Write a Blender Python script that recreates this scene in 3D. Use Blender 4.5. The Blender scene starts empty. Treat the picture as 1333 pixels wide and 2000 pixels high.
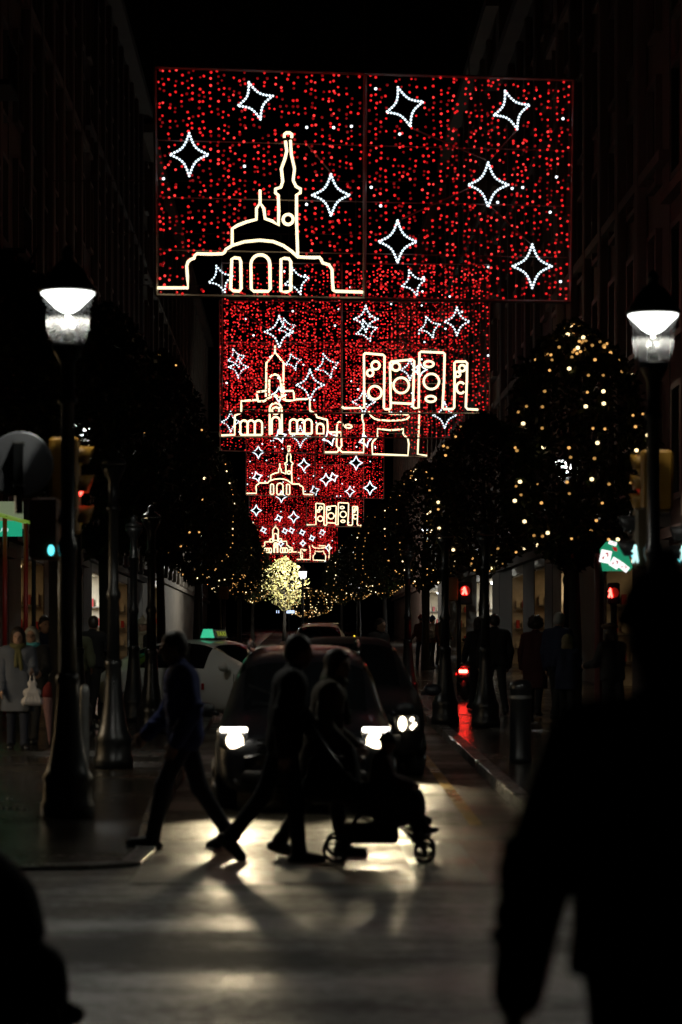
import bpy, math, random
import numpy as np
from mathutils import Vector, Matrix, Euler

random.seed(7)
R = math.radians
scene = bpy.context.scene

# ------------------------------------------------------------------ camera
FPX, CX, CY, CAMH = 5000.0, 580.0, 1260.0, 1.65
cam = bpy.data.cameras.new("camera")
cam.sensor_fit = 'VERTICAL'
cam.sensor_height = 36.0
cam.lens = 36.0 * FPX / 2000.0
cam.shift_x = (666.5 - CX) / 2000.0
cam.shift_y = (CY - 1000.0) / 2000.0
cam.clip_start = 0.5
cam.clip_end = 1500.0
cam.dof.use_dof = True
cam.dof.focus_distance = 95.0
cam.dof.aperture_fstop = 2.5
camo = bpy.data.objects.new("camera", cam)
scene.collection.objects.link(camo)
camo.location = (0, 0, CAMH)
camo.rotation_euler = (R(90), 0, 0)
scene.camera = camo

# ------------------------------------------------------------------ world and exposure
world = bpy.data.worlds.new("World")
scene.world = world
world.use_nodes = True
wn = world.node_tree
bg = wn.nodes["Background"]
skyt = wn.nodes.new("ShaderNodeTexSky")
skyt.sky_type = 'NISHITA'
skyt.sun_disc = False
skyt.sun_elevation = R(-4)
skyt.sun_rotation = R(200)
wn.links.new(skyt.outputs[0], bg.inputs[0])
bg.inputs[1].default_value = 0.010
scene.view_settings.view_transform = 'Standard'
scene.view_settings.look = 'None'
scene.view_settings.exposure = 0.0
scene.view_settings.gamma = 1.0
scene.view_settings.use_curve_mapping = False
scene.cycles.use_denoising = True
scene.cycles.max_bounces = 5
scene.cycles.diffuse_bounces = 2
scene.cycles.glossy_bounces = 3
scene.cycles.transparent_max_bounces = 16
scene.cycles.sample_clamp_indirect = 3.0
scene.cycles.caustics_reflective = False
scene.cycles.caustics_refractive = False

# lamp powers (the lamps themselves are built with their lanterns and headlights)
LANTERN_W = 900.0
LANTERN_R_W = 520.0
HEAD_W = 240.0
HEAD2_W = 150.0

# ------------------------------------------------------------------ helpers
def gz(Y):
    "height of the road: level at the crossing, a gentle climb beyond it"
    return 0.0 if Y < 20 else 0.0125 * (Y - 20)

PAV = 0.12
def U(px, py, Y):
    return ((px - CX) * Y / FPX, Y, CAMH - (py - CY) * Y / FPX)
def UX(px, Y):
    return (px - CX) * Y / FPX
def UZ(py, Y):
    return CAMH - (py - CY) * Y / FPX

def link(o):
    scene.collection.objects.link(o)
    return o

def tag(o, label=None, cat=None, group=None, kind=None):
    if label: o["label"] = label
    if cat: o["category"] = cat
    if group: o["group"] = group
    if kind: o["kind"] = kind
    return o

def thing(name, label, cat, loc=(0, 0, 0), rz=0.0, group=None):
    o = link(bpy.data.objects.new(name, None))
    o.location = loc
    o.rotation_euler = (0, 0, rz)
    o.empty_display_size = 0.2
    return tag(o, label, cat, group)

ICO_V = None
def _ico():
    global ICO_V, ICO_F
    t = (1 + 5 ** .5) / 2
    v = np.array([(-1, t, 0), (1, t, 0), (-1, -t, 0), (1, -t, 0), (0, -1, t), (0, 1, t), (0, -1, -t), (0, 1, -t),
                  (t, 0, -1), (t, 0, 1), (-t, 0, -1), (-t, 0, 1)], float)
    ICO_V = v / np.linalg.norm(v[0])
    ICO_F = [(0, 11, 5), (0, 5, 1), (0, 1, 7), (0, 7, 10), (0, 10, 11), (1, 5, 9), (5, 11, 4), (11, 10, 2), (10, 7, 6), (7, 1, 8),
             (3, 9, 4), (3, 4, 2), (3, 2, 6), (3, 6, 8), (3, 8, 9), (4, 9, 5), (2, 4, 11), (6, 2, 10), (8, 6, 7), (9, 8, 1)]
_ico()

class MB:
    "collects shapes into one mesh"
    def __init__(s):
        s.V, s.F, s.M, s.n = [], [], [], 0
    def add(s, V, F, mi=0):
        b = s.n
        V = [tuple(v) for v in V]
        s.V += V
        s.n += len(V)
        s.F += [tuple(i + b for i in f) for f in F]
        s.M += [mi] * len(F)
        return s
    def box(s, c, d, mi=0, rz=0.0, bev=0.0):
        x, y, z = d[0] / 2, d[1] / 2, d[2] / 2
        if bev > 0:
            V = []
            for zz, k in ((-z, bev), (-z + bev, 0), (z - bev, 0), (z, bev)):
                ax, ay = x - k, y - k
                V += [(-ax + bev, -ay, zz), (ax - bev, -ay, zz), (ax, -ay + bev, zz), (ax, ay - bev, zz), (ax - bev, ay, zz), (-ax + bev, ay, zz), (-ax, ay - bev, zz), (-ax, -ay + bev, zz)]
            F = [tuple(range(7, -1, -1)), tuple(range(24, 32))]
            for l in range(3):
                for i in range(8):
                    j = (i + 1) % 8
                    F.append((l * 8 + i, l * 8 + j, l * 8 + 8 + j, l * 8 + 8 + i))
        else:
            V = [(-x, -y, -z), (x, -y, -z), (x, y, -z), (-x, y, -z), (-x, -y, z), (x, -y, z), (x, y, z), (-x, y, z)]
            F = [(3, 2, 1, 0), (4, 5, 6, 7), (0, 1, 5, 4), (1, 2, 6, 5), (2, 3, 7, 6), (3, 0, 4, 7)]
        if rz:
            ca, sa = math.cos(rz), math.sin(rz)
            V = [(a * ca - b * sa, a * sa + b * ca, q) for a, b, q in V]
        return s.add([(a + c[0], b + c[1], q + c[2]) for a, b, q in V], F, mi)
    def tube(s, pts, r, n=6, mi=0, closed=False, cap=True):
        P = [Vector(p) for p in pts]
        m = len(P)
        if m < 2: return s
        rr = r if isinstance(r, (list, tuple)) else [r] * m
        T = []
        for i in range(m):
            a = P[(i - 1) % m] if (closed or i > 0) else P[i]
            b = P[(i + 1) % m] if (closed or i < m - 1) else P[i]
            d = b - a
            T.append(d.normalized() if d.length > 1e-9 else Vector((0, 0, 1)))
        up = Vector((0, 1, 0)) if abs(T[0].y) < .9 else Vector((1, 0, 0))
        nrm = (up - T[0] * up.dot(T[0])).normalized()
        V = []
        for i in range(m):
            nrm = nrm - T[i] * nrm.dot(T[i])
            nrm = nrm.normalized() if nrm.length > 1e-6 else T[i].orthogonal().normalized()
            bn = T[i].cross(nrm)
            for k in range(n):
                a = 2 * math.pi * k / n
                V.append(tuple(P[i] + (nrm * math.cos(a) + bn * math.sin(a)) * rr[i]))
        F = []
        for i in range(m if closed else m - 1):
            i2 = (i + 1) % m
            for k in range(n):
                k2 = (k + 1) % n
                F.append((i * n + k, i * n + k2, i2 * n + k2, i2 * n + k))
        if cap and not closed:
            F.append(tuple(range(n - 1, -1, -1)))
            F.append(tuple((m - 1) * n + k for k in range(n)))
        return s.add(V, F, mi)
    def lathe(s, prof, c=(0, 0, 0), n=16, mi=0, axis='z', cap=True):
        V = []
        for r, z in prof:
            for k in range(n):
                a = 2 * math.pi * k / n
                p = (r * math.cos(a), r * math.sin(a), z)
                if axis == 'x': p = (p[2], p[0], p[1])
                elif axis == 'y': p = (p[1], p[2], p[0])
                V.append((p[0] + c[0], p[1] + c[1], p[2] + c[2]))
        F = []
        for i in range(len(prof) - 1):
            for k in range(n):
                k2 = (k + 1) % n
                F.append((i * n + k, i * n + k2, i * n + n + k2, i * n + n + k))
        if cap:
            F.append(tuple(range(n - 1, -1, -1)))
            F.append(tuple((len(prof) - 1) * n + k for k in range(n)))
        return s.add(V, F, mi)
    def ell(s, c, r, mi=0, nu=12, nv=8):
        prof = []
        V = [(c[0], c[1], c[2] - r[2])]
        for j in range(1, nv):
            t = math.pi * j / nv
            for k in range(nu):
                a = 2 * math.pi * k / nu
                V.append((c[0] + r[0] * math.sin(t) * math.cos(a), c[1] + r[1] * math.sin(t) * math.sin(a), c[2] - r[2] * math.cos(t)))
        V.append((c[0], c[1], c[2] + r[2]))
        F = [(0, 1 + (k + 1) % nu, 1 + k) for k in range(nu)]
        for j in range(nv - 2):
            for k in range(nu):
                k2 = (k + 1) % nu
                F.append((1 + j * nu + k, 1 + j * nu + k2, 1 + (j + 1) * nu + k2, 1 + (j + 1) * nu + k))
        t = len(V) - 1
        b = 1 + (nv - 2) * nu
        F += [(t, b + k, b + (k + 1) % nu) for k in range(nu)]
        return s.add(V, F, mi)
    def ico(s, pts, r, mi=0):
        for i, p in enumerate(pts):
            q = r[i] if hasattr(r, '__len__') else r
            s.add([(p[0] + q * v[0], p[1] + q * v[1], p[2] + q * v[2]) for v in ICO_V], ICO_F, mi)
        return s
    def prism(s, poly, y0, y1, mi=0):
        "outline in x,z pushed through from y0 to y1"
        n = len(poly)
        V = [(p[0], y0, p[1]) for p in poly] + [(p[0], y1, p[1]) for p in poly]
        F = [tuple(range(n)), tuple(range(2 * n - 1, n - 1, -1))]
        F += [(i, i + n, (i + 1) % n + n, (i + 1) % n) for i in range(n)]
        return s.add(V, F, mi)
    def build(s, name, mats, parent=None, smooth=False, world=True):
        V = s.V
        if parent is not None and world:
            l = parent.location
            V = [(a - l[0], b - l[1], c - l[2]) for a, b, c in V]
        return mesh_obj(name, V, s.F, mats, parent, smooth, s.M)

def mesh_obj(name, V, F, mats, parent=None, smooth=False, MI=None):
    me = bpy.data.meshes.new(name)
    me.from_pydata([tuple(v) for v in V], [], [tuple(f) for f in F])
    if not isinstance(mats, (list, tuple)): mats = [mats]
    for m in mats: me.materials.append(m)
    if MI is not None and any(MI):
        me.polygons.foreach_set("material_index", list(MI))
    if smooth:
        me.polygons.foreach_set("use_smooth", [True] * len(me.polygons))
    me.update()
    o = link(bpy.data.objects.new(name, me))
    if parent is not None: o.parent = parent
    return o

def dup(o, loc=None, rz=None, label=None, group=None):
    "copy of a thing with copies of its parts and sub-parts"
    c = o.copy(); link(c)
    if loc is not None: c.location = loc
    if rz is not None: c.rotation_euler = (0, 0, rz)
    if label: c["label"] = label
    if group: c["group"] = group
    for ch in [x for x in scene.objects if x.parent == o]:
        d = ch.copy(); link(d); d.parent = c
        for g in [x for x in scene.objects if x.parent == ch]:
            e = g.copy(); link(e); e.parent = d
    return c

# ------------------------------------------------------------------ materials
def mat(name, col, rough=0.6, metal=0.0, var=0.25, scale=6.0, bump=0.0, bscale=40.0, spec=0.5, coat=0.0):
    m = bpy.data.materials.new(name)
    m.use_nodes = True
    nt = m.node_tree
    p = nt.nodes["Principled BSDF"]
    p.inputs["Roughness"].default_value = rough
    p.inputs["Metallic"].default_value = metal
    p.inputs["Specular IOR Level"].default_value = spec
    p.inputs["Coat Weight"].default_value = coat
    p.inputs["Coat Roughness"].default_value = 0.08
    tc = nt.nodes.new("ShaderNodeTexCoord")
    no = nt.nodes.new("ShaderNodeTexNoise")
    no.inputs["Scale"].default_value = scale
    no.inputs["Detail"].default_value = 4
    nt.links.new(tc.outputs["Object"], no.inputs["Vector"])
    mx = nt.nodes.new("ShaderNodeMix"); mx.data_type = 'RGBA'
    mx.inputs[6].default_value = (*[c * (1 - var) for c in col], 1)
    mx.inputs[7].default_value = (*[min(1, c * (1 + var)) for c in col], 1)
    nt.links.new(no.outputs["Fac"], mx.inputs[0])
    nt.links.new(mx.outputs[2], p.inputs["Base Color"])
    if bump > 0:
        nb = nt.nodes.new("ShaderNodeTexNoise")
        nb.inputs["Scale"].default_value = bscale
        nb.inputs["Detail"].default_value = 5
        nt.links.new(tc.outputs["Object"], nb.inputs["Vector"])
        b = nt.nodes.new("ShaderNodeBump")
        b.inputs["Strength"].default_value = bump
        b.inputs["Distance"].default_value = 0.02
        nt.links.new(nb.outputs["Fac"], b.inputs["Height"])
        nt.links.new(b.outputs[0], p.inputs["Normal"])
    return m

def emis(name, col, strength, sample=False):
    m = bpy.data.materials.new(name)
    m.use_nodes = True
    nt = m.node_tree
    p = nt.nodes["Principled BSDF"]
    p.inputs["Base Color"].default_value = (*[0.6 * c + .02 for c in col], 1)
    p.inputs["Roughness"].default_value = .3
    p.inputs["Emission Color"].default_value = (*col, 1)
    p.inputs["Emission Strength"].default_value = strength
    m.cycles.emission_sampling = 'FRONT' if sample else 'NONE'
    return m

def glass(name, tint=(1, 1, 1), gloss=0.12, rough=0.05, haze=0.0):
    m = bpy.data.materials.new(name)
    m.use_nodes = True
    nt = m.node_tree
    nt.nodes.clear()
    out = nt.nodes.new("ShaderNodeOutputMaterial")
    tr = nt.nodes.new("ShaderNodeBsdfTransparent"); tr.inputs[0].default_value = (*tint, 1)
    gl = nt.nodes.new("ShaderNodeBsdfGlossy"); gl.inputs["Roughness"].default_value = rough
    lw = nt.nodes.new("ShaderNodeLayerWeight"); lw.inputs["Blend"].default_value = .25
    mu = nt.nodes.new("ShaderNodeMath"); mu.operation = 'MULTIPLY'; mu.inputs[1].default_value = gloss
    mx = nt.nodes.new("ShaderNodeMixShader")
    nt.links.new(lw.outputs["Facing"], mu.inputs[0])
    nt.links.new(mu.outputs[0], mx.inputs[0])
    nt.links.new(tr.outputs[0], mx.inputs[1]); nt.links.new(gl.outputs[0], mx.inputs[2])
    last = mx
    if haze > 0:
        tl = nt.nodes.new("ShaderNodeBsdfTranslucent"); tl.inputs[0].default_value = (.9, .92, .95, 1)
        m2 = nt.nodes.new("ShaderNodeMixShader"); m2.inputs[0].default_value = haze
        nt.links.new(mx.outputs[0], m2.inputs[1]); nt.links.new(tl.outputs[0], m2.inputs[2])
        last = m2
    nt.links.new(last.outputs[0], out.inputs[0])
    return m

def wet_ground(name, c0, c1, r0, r1, pool=0.35, bump=0.35, tile=None, spec=0.5, streak=(.28, 1.0, 1.0), lo=.42, hi=.60, grain=70):
    "wet street surface: streaky films of water between rougher, darker grain; optional slab joints"
    m = bpy.data.materials.new(name)
    m.use_nodes = True
    nt = m.node_tree
    L = nt.links.new
    p = nt.nodes["Principled BSDF"]
    p.inputs["Specular IOR Level"].default_value = spec
    tc = nt.nodes.new("ShaderNodeTexCoord")
    mp = nt.nodes.new("ShaderNodeMapping")
    mp.inputs["Scale"].default_value = streak
    L(tc.outputs["Object"], mp.inputs[0])
    def noise(s, det, vec, ro=.55):
        n = nt.nodes.new("ShaderNodeTexNoise"); n.inputs["Scale"].default_value = s; n.inputs["Detail"].default_value = det; n.inputs["Roughness"].default_value = ro
        L(vec, n.inputs["Vector"]); return n.outputs["Fac"]
    n1 = noise(pool, 7, mp.outputs[0], .62)
    n2 = noise(grain, 2, tc.outputs["Object"])
    n3 = noise(2.4, 6, tc.outputs["Object"])
    n4 = noise(11, 4, tc.outputs["Object"])
    cr = nt.nodes.new("ShaderNodeMix"); cr.data_type = 'RGBA'
    cr.inputs[6].default_value = (*c0, 1); cr.inputs[7].default_value = (*c1, 1)
    L(n3, cr.inputs[0])
    sm = nt.nodes.new("ShaderNodeMath"); sm.operation = 'MULTIPLY_ADD'; L(n4, sm.inputs[0]); sm.inputs[1].default_value = .30; L(n1, sm.inputs[2])
    s2 = nt.nodes.new("ShaderNodeMath"); s2.operation = 'SUBTRACT'; L(sm.outputs[0], s2.inputs[0]); s2.inputs[1].default_value = .15
    wet = nt.nodes.new("ShaderNodeMapRange"); wet.interpolation_type = 'SMOOTHSTEP'
    wet.inputs[1].default_value = lo; wet.inputs[2].default_value = hi
    L(s2.outputs[0], wet.inputs[0])
    rr = nt.nodes.new("ShaderNodeMapRange")
    rr.inputs[3].default_value = r1; rr.inputs[4].default_value = r0
    L(wet.outputs[0], rr.inputs[0])
    L(rr.outputs[0], p.inputs["Roughness"])
    sp = nt.nodes.new("ShaderNodeMapRange"); sp.inputs[3].default_value = spec * .30; sp.inputs[4].default_value = spec
    L(wet.outputs[0], sp.inputs[0]); L(sp.outputs[0], p.inputs["Specular IOR Level"])
    h = nt.nodes.new("ShaderNodeMath"); h.operation = 'MULTIPLY_ADD'
    L(n4, h.inputs[0]); h.inputs[1].default_value = 1.6
    L(n2, h.inputs[2])
    height = h.outputs[0]
    colo = cr.outputs[2]
    if tile:
        br = nt.nodes.new("ShaderNodeTexBrick")
        br.inputs["Scale"].default_value = 1.0
        br.inputs["Brick Width"].default_value = tile[0]
        br.inputs["Row Height"].default_value = tile[1]
        br.inputs["Mortar Size"].default_value = 0.012
        br.inputs["Color1"].default_value = (1, 1, 1, 1); br.inputs["Color2"].default_value = (.65, .62, .6, 1)
        br.inputs["Mortar"].default_value = (0.2, .2, .2, 1)
        L(tc.outputs["Object"], br.inputs["Vector"])
        mm = nt.nodes.new("ShaderNodeMix"); mm.data_type = 'RGBA'; mm.blend_type = 'MULTIPLY'; mm.inputs[0].default_value = 1
        L(cr.outputs[2], mm.inputs[6]); L(br.outputs["Color"], mm.inputs[7])
        colo = mm.outputs[2]
        h2 = nt.nodes.new("ShaderNodeMath"); h2.operation = 'MULTIPLY_ADD'
        L(br.outputs["Fac"], h2.inputs[0]); h2.inputs[1].default_value = -2.0
        L(h.outputs[0], h2.inputs[2])
        height = h2.outputs[0]
    L(colo, p.inputs["Base Color"])
    b = nt.nodes.new("ShaderNodeBump"); b.inputs["Strength"].default_value = bump; b.inputs["Distance"].default_value = 0.012
    L(height, b.inputs["Height"])
    L(b.outputs[0], p.inputs["Normal"])
    return m

M = {}
M['asphalt'] = wet_ground("wet_asphalt", (.022, .019, .013), (.050, .043, .029), .31, .64, pool=.62, bump=.9, streak=(.42, 1.0, 1.0), lo=.36, hi=.64, spec=.40)
M['pave'] = wet_ground("wet_paving", (.035, .031, .026), (.075, .065, .053), .10, .30, pool=.6, bump=.22, lo=.34, hi=.58, tile=(.6, .4))
M['kerb'] = wet_ground("wet_granite_kerb", (.07, .068, .064), (.13, .125, .12), .25, .5, bump=.3)
M['paint'] = wet_ground("worn_white_paint", (.14, .14, .13), (.26, .25, .22), .28, .55, pool=.8, bump=.6)
M['yellow_paint'] = wet_ground("worn_yellow_paint", (.25, .16, .02), (.4, .27, .04), .25, .5, bump=.3)
M['red_road'] = wet_ground("red_crossing_surface", (.07, .022, .014), (.13, .045, .028), .30, .6, bump=.7)
M['iron'] = mat("black_iron", (.012, .013, .014), .32, .0, bump=.12, bscale=60, spec=.6)
M['grey_metal'] = mat("galvanised_metal", (.22, .22, .21), .45, .6)
M['sign_back'] = mat("sign_back", (.13, .135, .145), .5, .0, var=.12)
M['yellow_case'] = mat("traffic_light_yellow", (.26, .13, .012), .5, var=.15)
M['black_plastic'] = mat("black_plastic", (.015, .015, .016), .5)
M['stone'] = mat("facade_stone", (.16, .14, .12), .85, bump=.3, bscale=12, scale=1.2)
M['stone2'] = mat("facade_render_red", (.16, .10, .08), .85, bump=.2, bscale=15, scale=1.0)
M['stone3'] = mat("facade_render_grey", (.09, .09, .09), .85, bump=.2, bscale=15, scale=1.0)
M['cream'] = mat("cream_shopfront", (.5, .42, .3), .7)
M['frame'] = mat("window_frame_paint", (.14, .12, .10), .5)
M['pane'] = mat("dark_window_pane", (.01, .011, .013), .08, spec=.8)
M['bark'] = mat("bark", (.022, .018, .014), .9, bump=.6, bscale=25)
M['red_metal'] = mat("red_painted_post", (.35, .02, .015), .4)
M['cable'] = mat("dark_cable", (.05, .045, .04), .6)
M['rubber'] = mat("tyre_rubber", (.012, .012, .012), .75)
M['rim'] = mat("alloy_rim", (.35, .35, .36), .3, .9)

def leafmat(name, cols, rough=.5):
    m = bpy.data.materials.new(name); m.use_nodes = True
    nt = m.node_tree; p = nt.nodes["Principled BSDF"]
    p.inputs["Roughness"].default_value = rough
    p.inputs["Specular IOR Level"].default_value = .12
    at = nt.nodes.new("ShaderNodeNewGeometry")
    cr = nt.nodes.new("ShaderNodeValToRGB")
    e = cr.color_ramp.elements
    e[0].color = (*cols[0], 1); e[1].color = (*cols[-1], 1)
    for i, c in enumerate(cols[1:-1]):
        q = e.new((i + 1) / (len(cols) - 1)); q.color = (*c, 1)
    nt.links.new(at.outputs["Random Per Island"], cr.inputs[0])
    nt.links.new(cr.outputs[0], p.inputs["Base Color"])
    return m
M['leaf'] = leafmat("evergreen_leaf", [(.014, .022, .008), (.022, .032, .010), (.032, .036, .012), (.055, .026, .012)])
M['leaf_yellow'] = leafmat("yellow_autumn_leaf", [(.40, .36, .10), (.60, .52, .22), (.50, .47, .20), (.68, .60, .34)])

M['warm_neon'] = emis("warm_white_neon", (1.0, .82, .50), 1.8)
M['star_tube'] = emis("star_tube_glow", (.55, .66, .75), .35)
M['star_led'] = emis("white_star_led", (.80, .93, 1.0), 1.7)
M['red_led'] = emis("red_led", (1.0, .018, .020), .82)
M['red_led_hot'] = emis("bright_red_led", (1.0, .045, .042), 1.25)
M['red_led_dim'] = emis("dim_red_led", (1.0, .015, .022), .17)
M['white_led'] = emis("white_led", (.85, .93, 1.0), 2.2)
M['warm_led'] = emis("warm_fairy_bulb", (1.0, .50, .14), 1.05)
M['warm_led_hot'] = emis("bright_fairy_bulb", (1.0, .76, .40), 2.2)
M['warm_led_dim'] = emis("dim_fairy_bulb", (1.0, .52, .14), .5)
M['panel_frame'] = mat("panel_frame_paint", (.30, .30, .27), .6, .0)
M['panel_cable'] = mat("panel_cable", (.16, .14, .12), .7)
# ------------------------------------------------------------------ ground and street
YS = [-12, 0, 6, 10, 14, 17, 19, 20, 22, 24, 27, 30, 34, 38, 43, 48, 55, 65, 80, 100, 130, 170, 220, 300, 420, 600]
def sheet(name, edges, m, dz, kind='structure', parent=None):
    "edges: list of (Y, x_left, x_right)"
    V, F = [], []
    for i, (y, a, b) in enumerate(edges):
        V += [(a, y, gz(y) + dz), (b, y, gz(y) + dz)]
        if i: F.append((2 * i - 2, 2 * i - 1, 2 * i + 1, 2 * i))
    o = mesh_obj(name, V, F, m, parent)
    if kind: o["kind"] = kind
    return o
road = sheet("road", [(y, -260, 260) for y in YS], M['asphalt'], 0.0)

# crossing: red surface between worn white bars
sheet("crossing_surface", [(17.6, -.7, 8.0), (19.0, -1.0, 8.0), (20.2, -1.0, 2.0), (21.4, -1.05, 2.0)], M['red_road'], .004)
for x0 in (-.66, .34, 1.34, 2.34, 3.34):
    sheet("crossing_bar", [(17.7, x0 - .5, x0), (19.0, x0 - .5, x0), (20.0, x0 - .5, x0)] + ([(21.3, x0 - .5, x0)] if x0 < 2 else []), M['paint'], .008)
sheet("road_marking", [(22.9, 1.55, 1.67), (26, 1.57, 1.69), (30, 1.6, 1.72), (38, 1.65, 1.77), (48, 1.7, 1.82)], M['yellow_paint'], .004)

def catmull(pts, n):
    P = [np.array(p, float) for p in pts]
    out = []
    for i in range(len(P) - 1):
        p0, p1, p2, p3 = P[max(i - 1, 0)], P[i], P[i + 1], P[min(i + 2, len(P) - 1)]
        for k in range(n):
            t = k / n
            out.append(.5 * ((2 * p1) + (-p0 + p2) * t + (2 * p0 - 5 * p1 + 4 * p2 - p3) * t * t + (-p0 + 3 * p1 - 3 * p2 + p3) * t ** 3))
    out.append(P[-1])
    return out
def resample(pts, step):
    out = [np.array(pts[0])]; acc = 0
    for a, b in zip(pts[:-1], pts[1:]):
        a, b = np.array(a), np.array(b)
        L = np.linalg.norm(b - a); t = step - acc
        while t <= L:
            out.append(a + (b - a) * t / L); t += step
        acc = L - (t - step)
    return out

def kerbz(Y, side):
    # dropped kerb at the crossing
    return gz(Y) + (PAV if Y > 22.5 else PAV * max(.22, min(1, (Y - 18.8) / 3.7)))
def pavement(name, line, xfar, side, stones_to):
    line = catmull(line, 6)
    V, F = [], []
    for (x, y) in line:
        zt = kerbz(y, side) - .004
        V += [(x + side * .02, y, gz(y) - .05), (x + side * .02, y, zt), (xfar, y if x != line[0][0] else y, zt)]
    for i in range(len(line) - 1):
        a, b = 3 * i, 3 * i + 3
        F += [(a, b, b + 1, a + 1), (a + 1, b + 1, b + 2, a + 2)]
    root = mesh_obj(name, V, F, M['pave'])
    root["kind"] = 'structure'
    st = resample([l for l in line if l[1] < stones_to], 1.0)
    for a, b in zip(st[:-1], st[1:]):
        d = (b - a) / np.linalg.norm(b - a)
        nrm = np.array((-d[1], d[0]))
        if nrm[0] * side < 0: nrm = -nrm
        a2, b2 = a + d * .005, b - d * .005
        za, zb = kerbz(a[1], side) + random.uniform(-.004, .004), kerbz(b[1], side) + random.uniform(-.004, .004)
        mb = MB()
        w, bev = .16, .006
        vv = []
        for p, zt in ((a2, za), (b2, zb)):
            for (o_, dz_) in ((0, None), (0, -bev), (bev, 0), (w, 0), (w, None)):
                q = p + nrm * o_
                vv.append((q[0], q[1], gz(p[1]) - .06 if dz_ is None else zt + dz_ + .003))
        ff = [(i, i + 1, i + 6, i + 5) for i in range(4)] + [(4, 3, 2, 1, 0), (5, 6, 7, 8, 9)]
        mb.add(vv, ff)
        mb.build("kerb_stone", M['kerb'], root)
    return root
pv_r = pavement("pavement_right", [(9.0, 20.0), (4.6, 20.1), (3.0, 20.5), (2.25, 21.6), (2.12, 24), (2.16, 30), (2.22, 38), (2.28, 48), (2.35, 60), (2.4, 90), (2.6, 140), (2.6, 300)], 60, 1, 62)
pv_l = pavement("pavement_left", [(-8.0, 18.55), (-2.4, 18.7), (-1.4, 18.9), (-1.12, 19.4), (-1.14, 21), (-1.25, 25), (-1.32, 30), (-1.4, 38), (-1.5, 48), (-1.7, 60), (-1.9, 90), (-2.1, 140), (-2.2, 300)], -60, -1, 62)

# ------------------------------------------------------------------ festive light panels hung over the street
def arc(c, r, a0, a1, n=10, ry=None):
    ry = ry or r
    return [(c[0] + r * math.cos(R(a0 + (a1 - a0) * i / n)), c[1] + ry * math.sin(R(a0 + (a1 - a0) * i / n))) for i in range(n + 1)]
def ring(c, r, ry=None, n=18): return arc(c, r, 0, 360, n, ry)

# figures, as polylines on a drawing sheet (sheet coordinates, y down); first entry: silhouettes kept clear of red bulbs
CH1 = [
 [(85, 1370), (265, 1370), (262, 1300), (258, 1240), (266, 1215), (285, 1200), (302, 1195), (305, 1180), (318, 1168), (400, 1170), (470, 1168), (482, 1160), (490, 1142), (530, 1118), (600, 1097), (690, 1088), (770, 1096), (830, 1120), (880, 1155), (915, 1187), (980, 1190), (1045, 1190), (1055, 1205), (1062, 1222), (1100, 1234), (1118, 1262), (1120, 1320), (1125, 1385), (1140, 1390), (1300, 1395)],
 [(527, 1115), (527, 1020), (560, 1000), (610, 980), (670, 965), (671, 900), (692, 868), (714, 900), (722, 960), (765, 975), (800, 1000), (803, 920), (800, 822), (783, 808), (783, 785), (815, 775), (826, 740), (818, 665), (838, 610), (850, 560), (842, 500)],
 [(692, 868), (692, 790)],
 [(835, 480), (836, 462), (847, 453), (868, 453), (880, 462), (879, 482)],
 [(872, 496), (877, 580), (896, 665), (888, 735), (905, 770), (932, 785), (930, 808), (908, 820), (908, 970), (915, 1185)],
 ring((858, 965), 30),
 [(525, 1200), (540, 1192), (570, 1195), (578, 1215), (580, 1375), (568, 1390), (535, 1388), (518, 1375), (525, 1200)],
 [(640, 1378), (638, 1240)] + arc((694, 1230), 56, 180, 360, 10) + [(752, 1378), (740, 1390), (655, 1390), (640, 1378)],
 [(816, 1200), (835, 1195), (862, 1198), (874, 1215), (874, 1385), (850, 1395), (815, 1390), (816, 1200)],
]
CH1_CLEAR = [[(258, 1370), (258, 1230), (310, 1180), (480, 1165), (527, 1110), (527, 1020), (670, 965), (690, 790), (720, 960), (803, 1000), (800, 820), (783, 790), (820, 660), (842, 470), (880, 470), (893, 660), (932, 790), (910, 820), (915, 1187), (1045, 1190), (1120, 1270), (1120, 1395)]]
SPK = [
 [(115, 905), (130, 918), (290, 915), (288, 492), (296, 484), (440, 497), (451, 508), (448, 700), (445, 915), (455, 926), (490, 926), (500, 915), (497, 740), (493, 560), (502, 550), (670, 534), (685, 545), (680, 700), (674, 905), (685, 918), (720, 915), (722, 700), (726, 480), (738, 472), (915, 480), (925, 490), (920, 700), (908, 910), (918, 925), (990, 925), (1000, 915), (1003, 700), (1002, 560), (1012, 550), (1090, 550), (1102, 562), (1100, 700), (1092, 910), (1105, 925), (1190, 930)],
 [(500, 875), (670, 884)],
 ring((380, 580), 32), ring((337, 640), 25), ring((375, 795), 52), ring((540, 590), 32), ring((582, 738), 61),
 ring((800, 570), 38, 23), ring((820, 707), 61), ring((815, 845), 40, 23), ring((1063, 602), 24), ring((1028, 650), 20), arc((1052, 757), 34, 40, 320, 14, 44),
]
SPK_CLEAR = [[(290, 915), (288, 490), (448, 500), (448, 925)], [(500, 925), (495, 555), (685, 535), (676, 915)], [(720, 915), (726, 475), (925, 480), (912, 920)], [(1000, 925), (1003, 550), (1100, 550), (1094, 925)]]
def arch(x0, x1, yb, yt):
    r = (x1 - x0) / 2
    return [(x0, yb), (x0, yt + r)] + arc(((x0 + x1) / 2, yt + r), r, 180, 360, 8) + [(x1, yb)]
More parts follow.
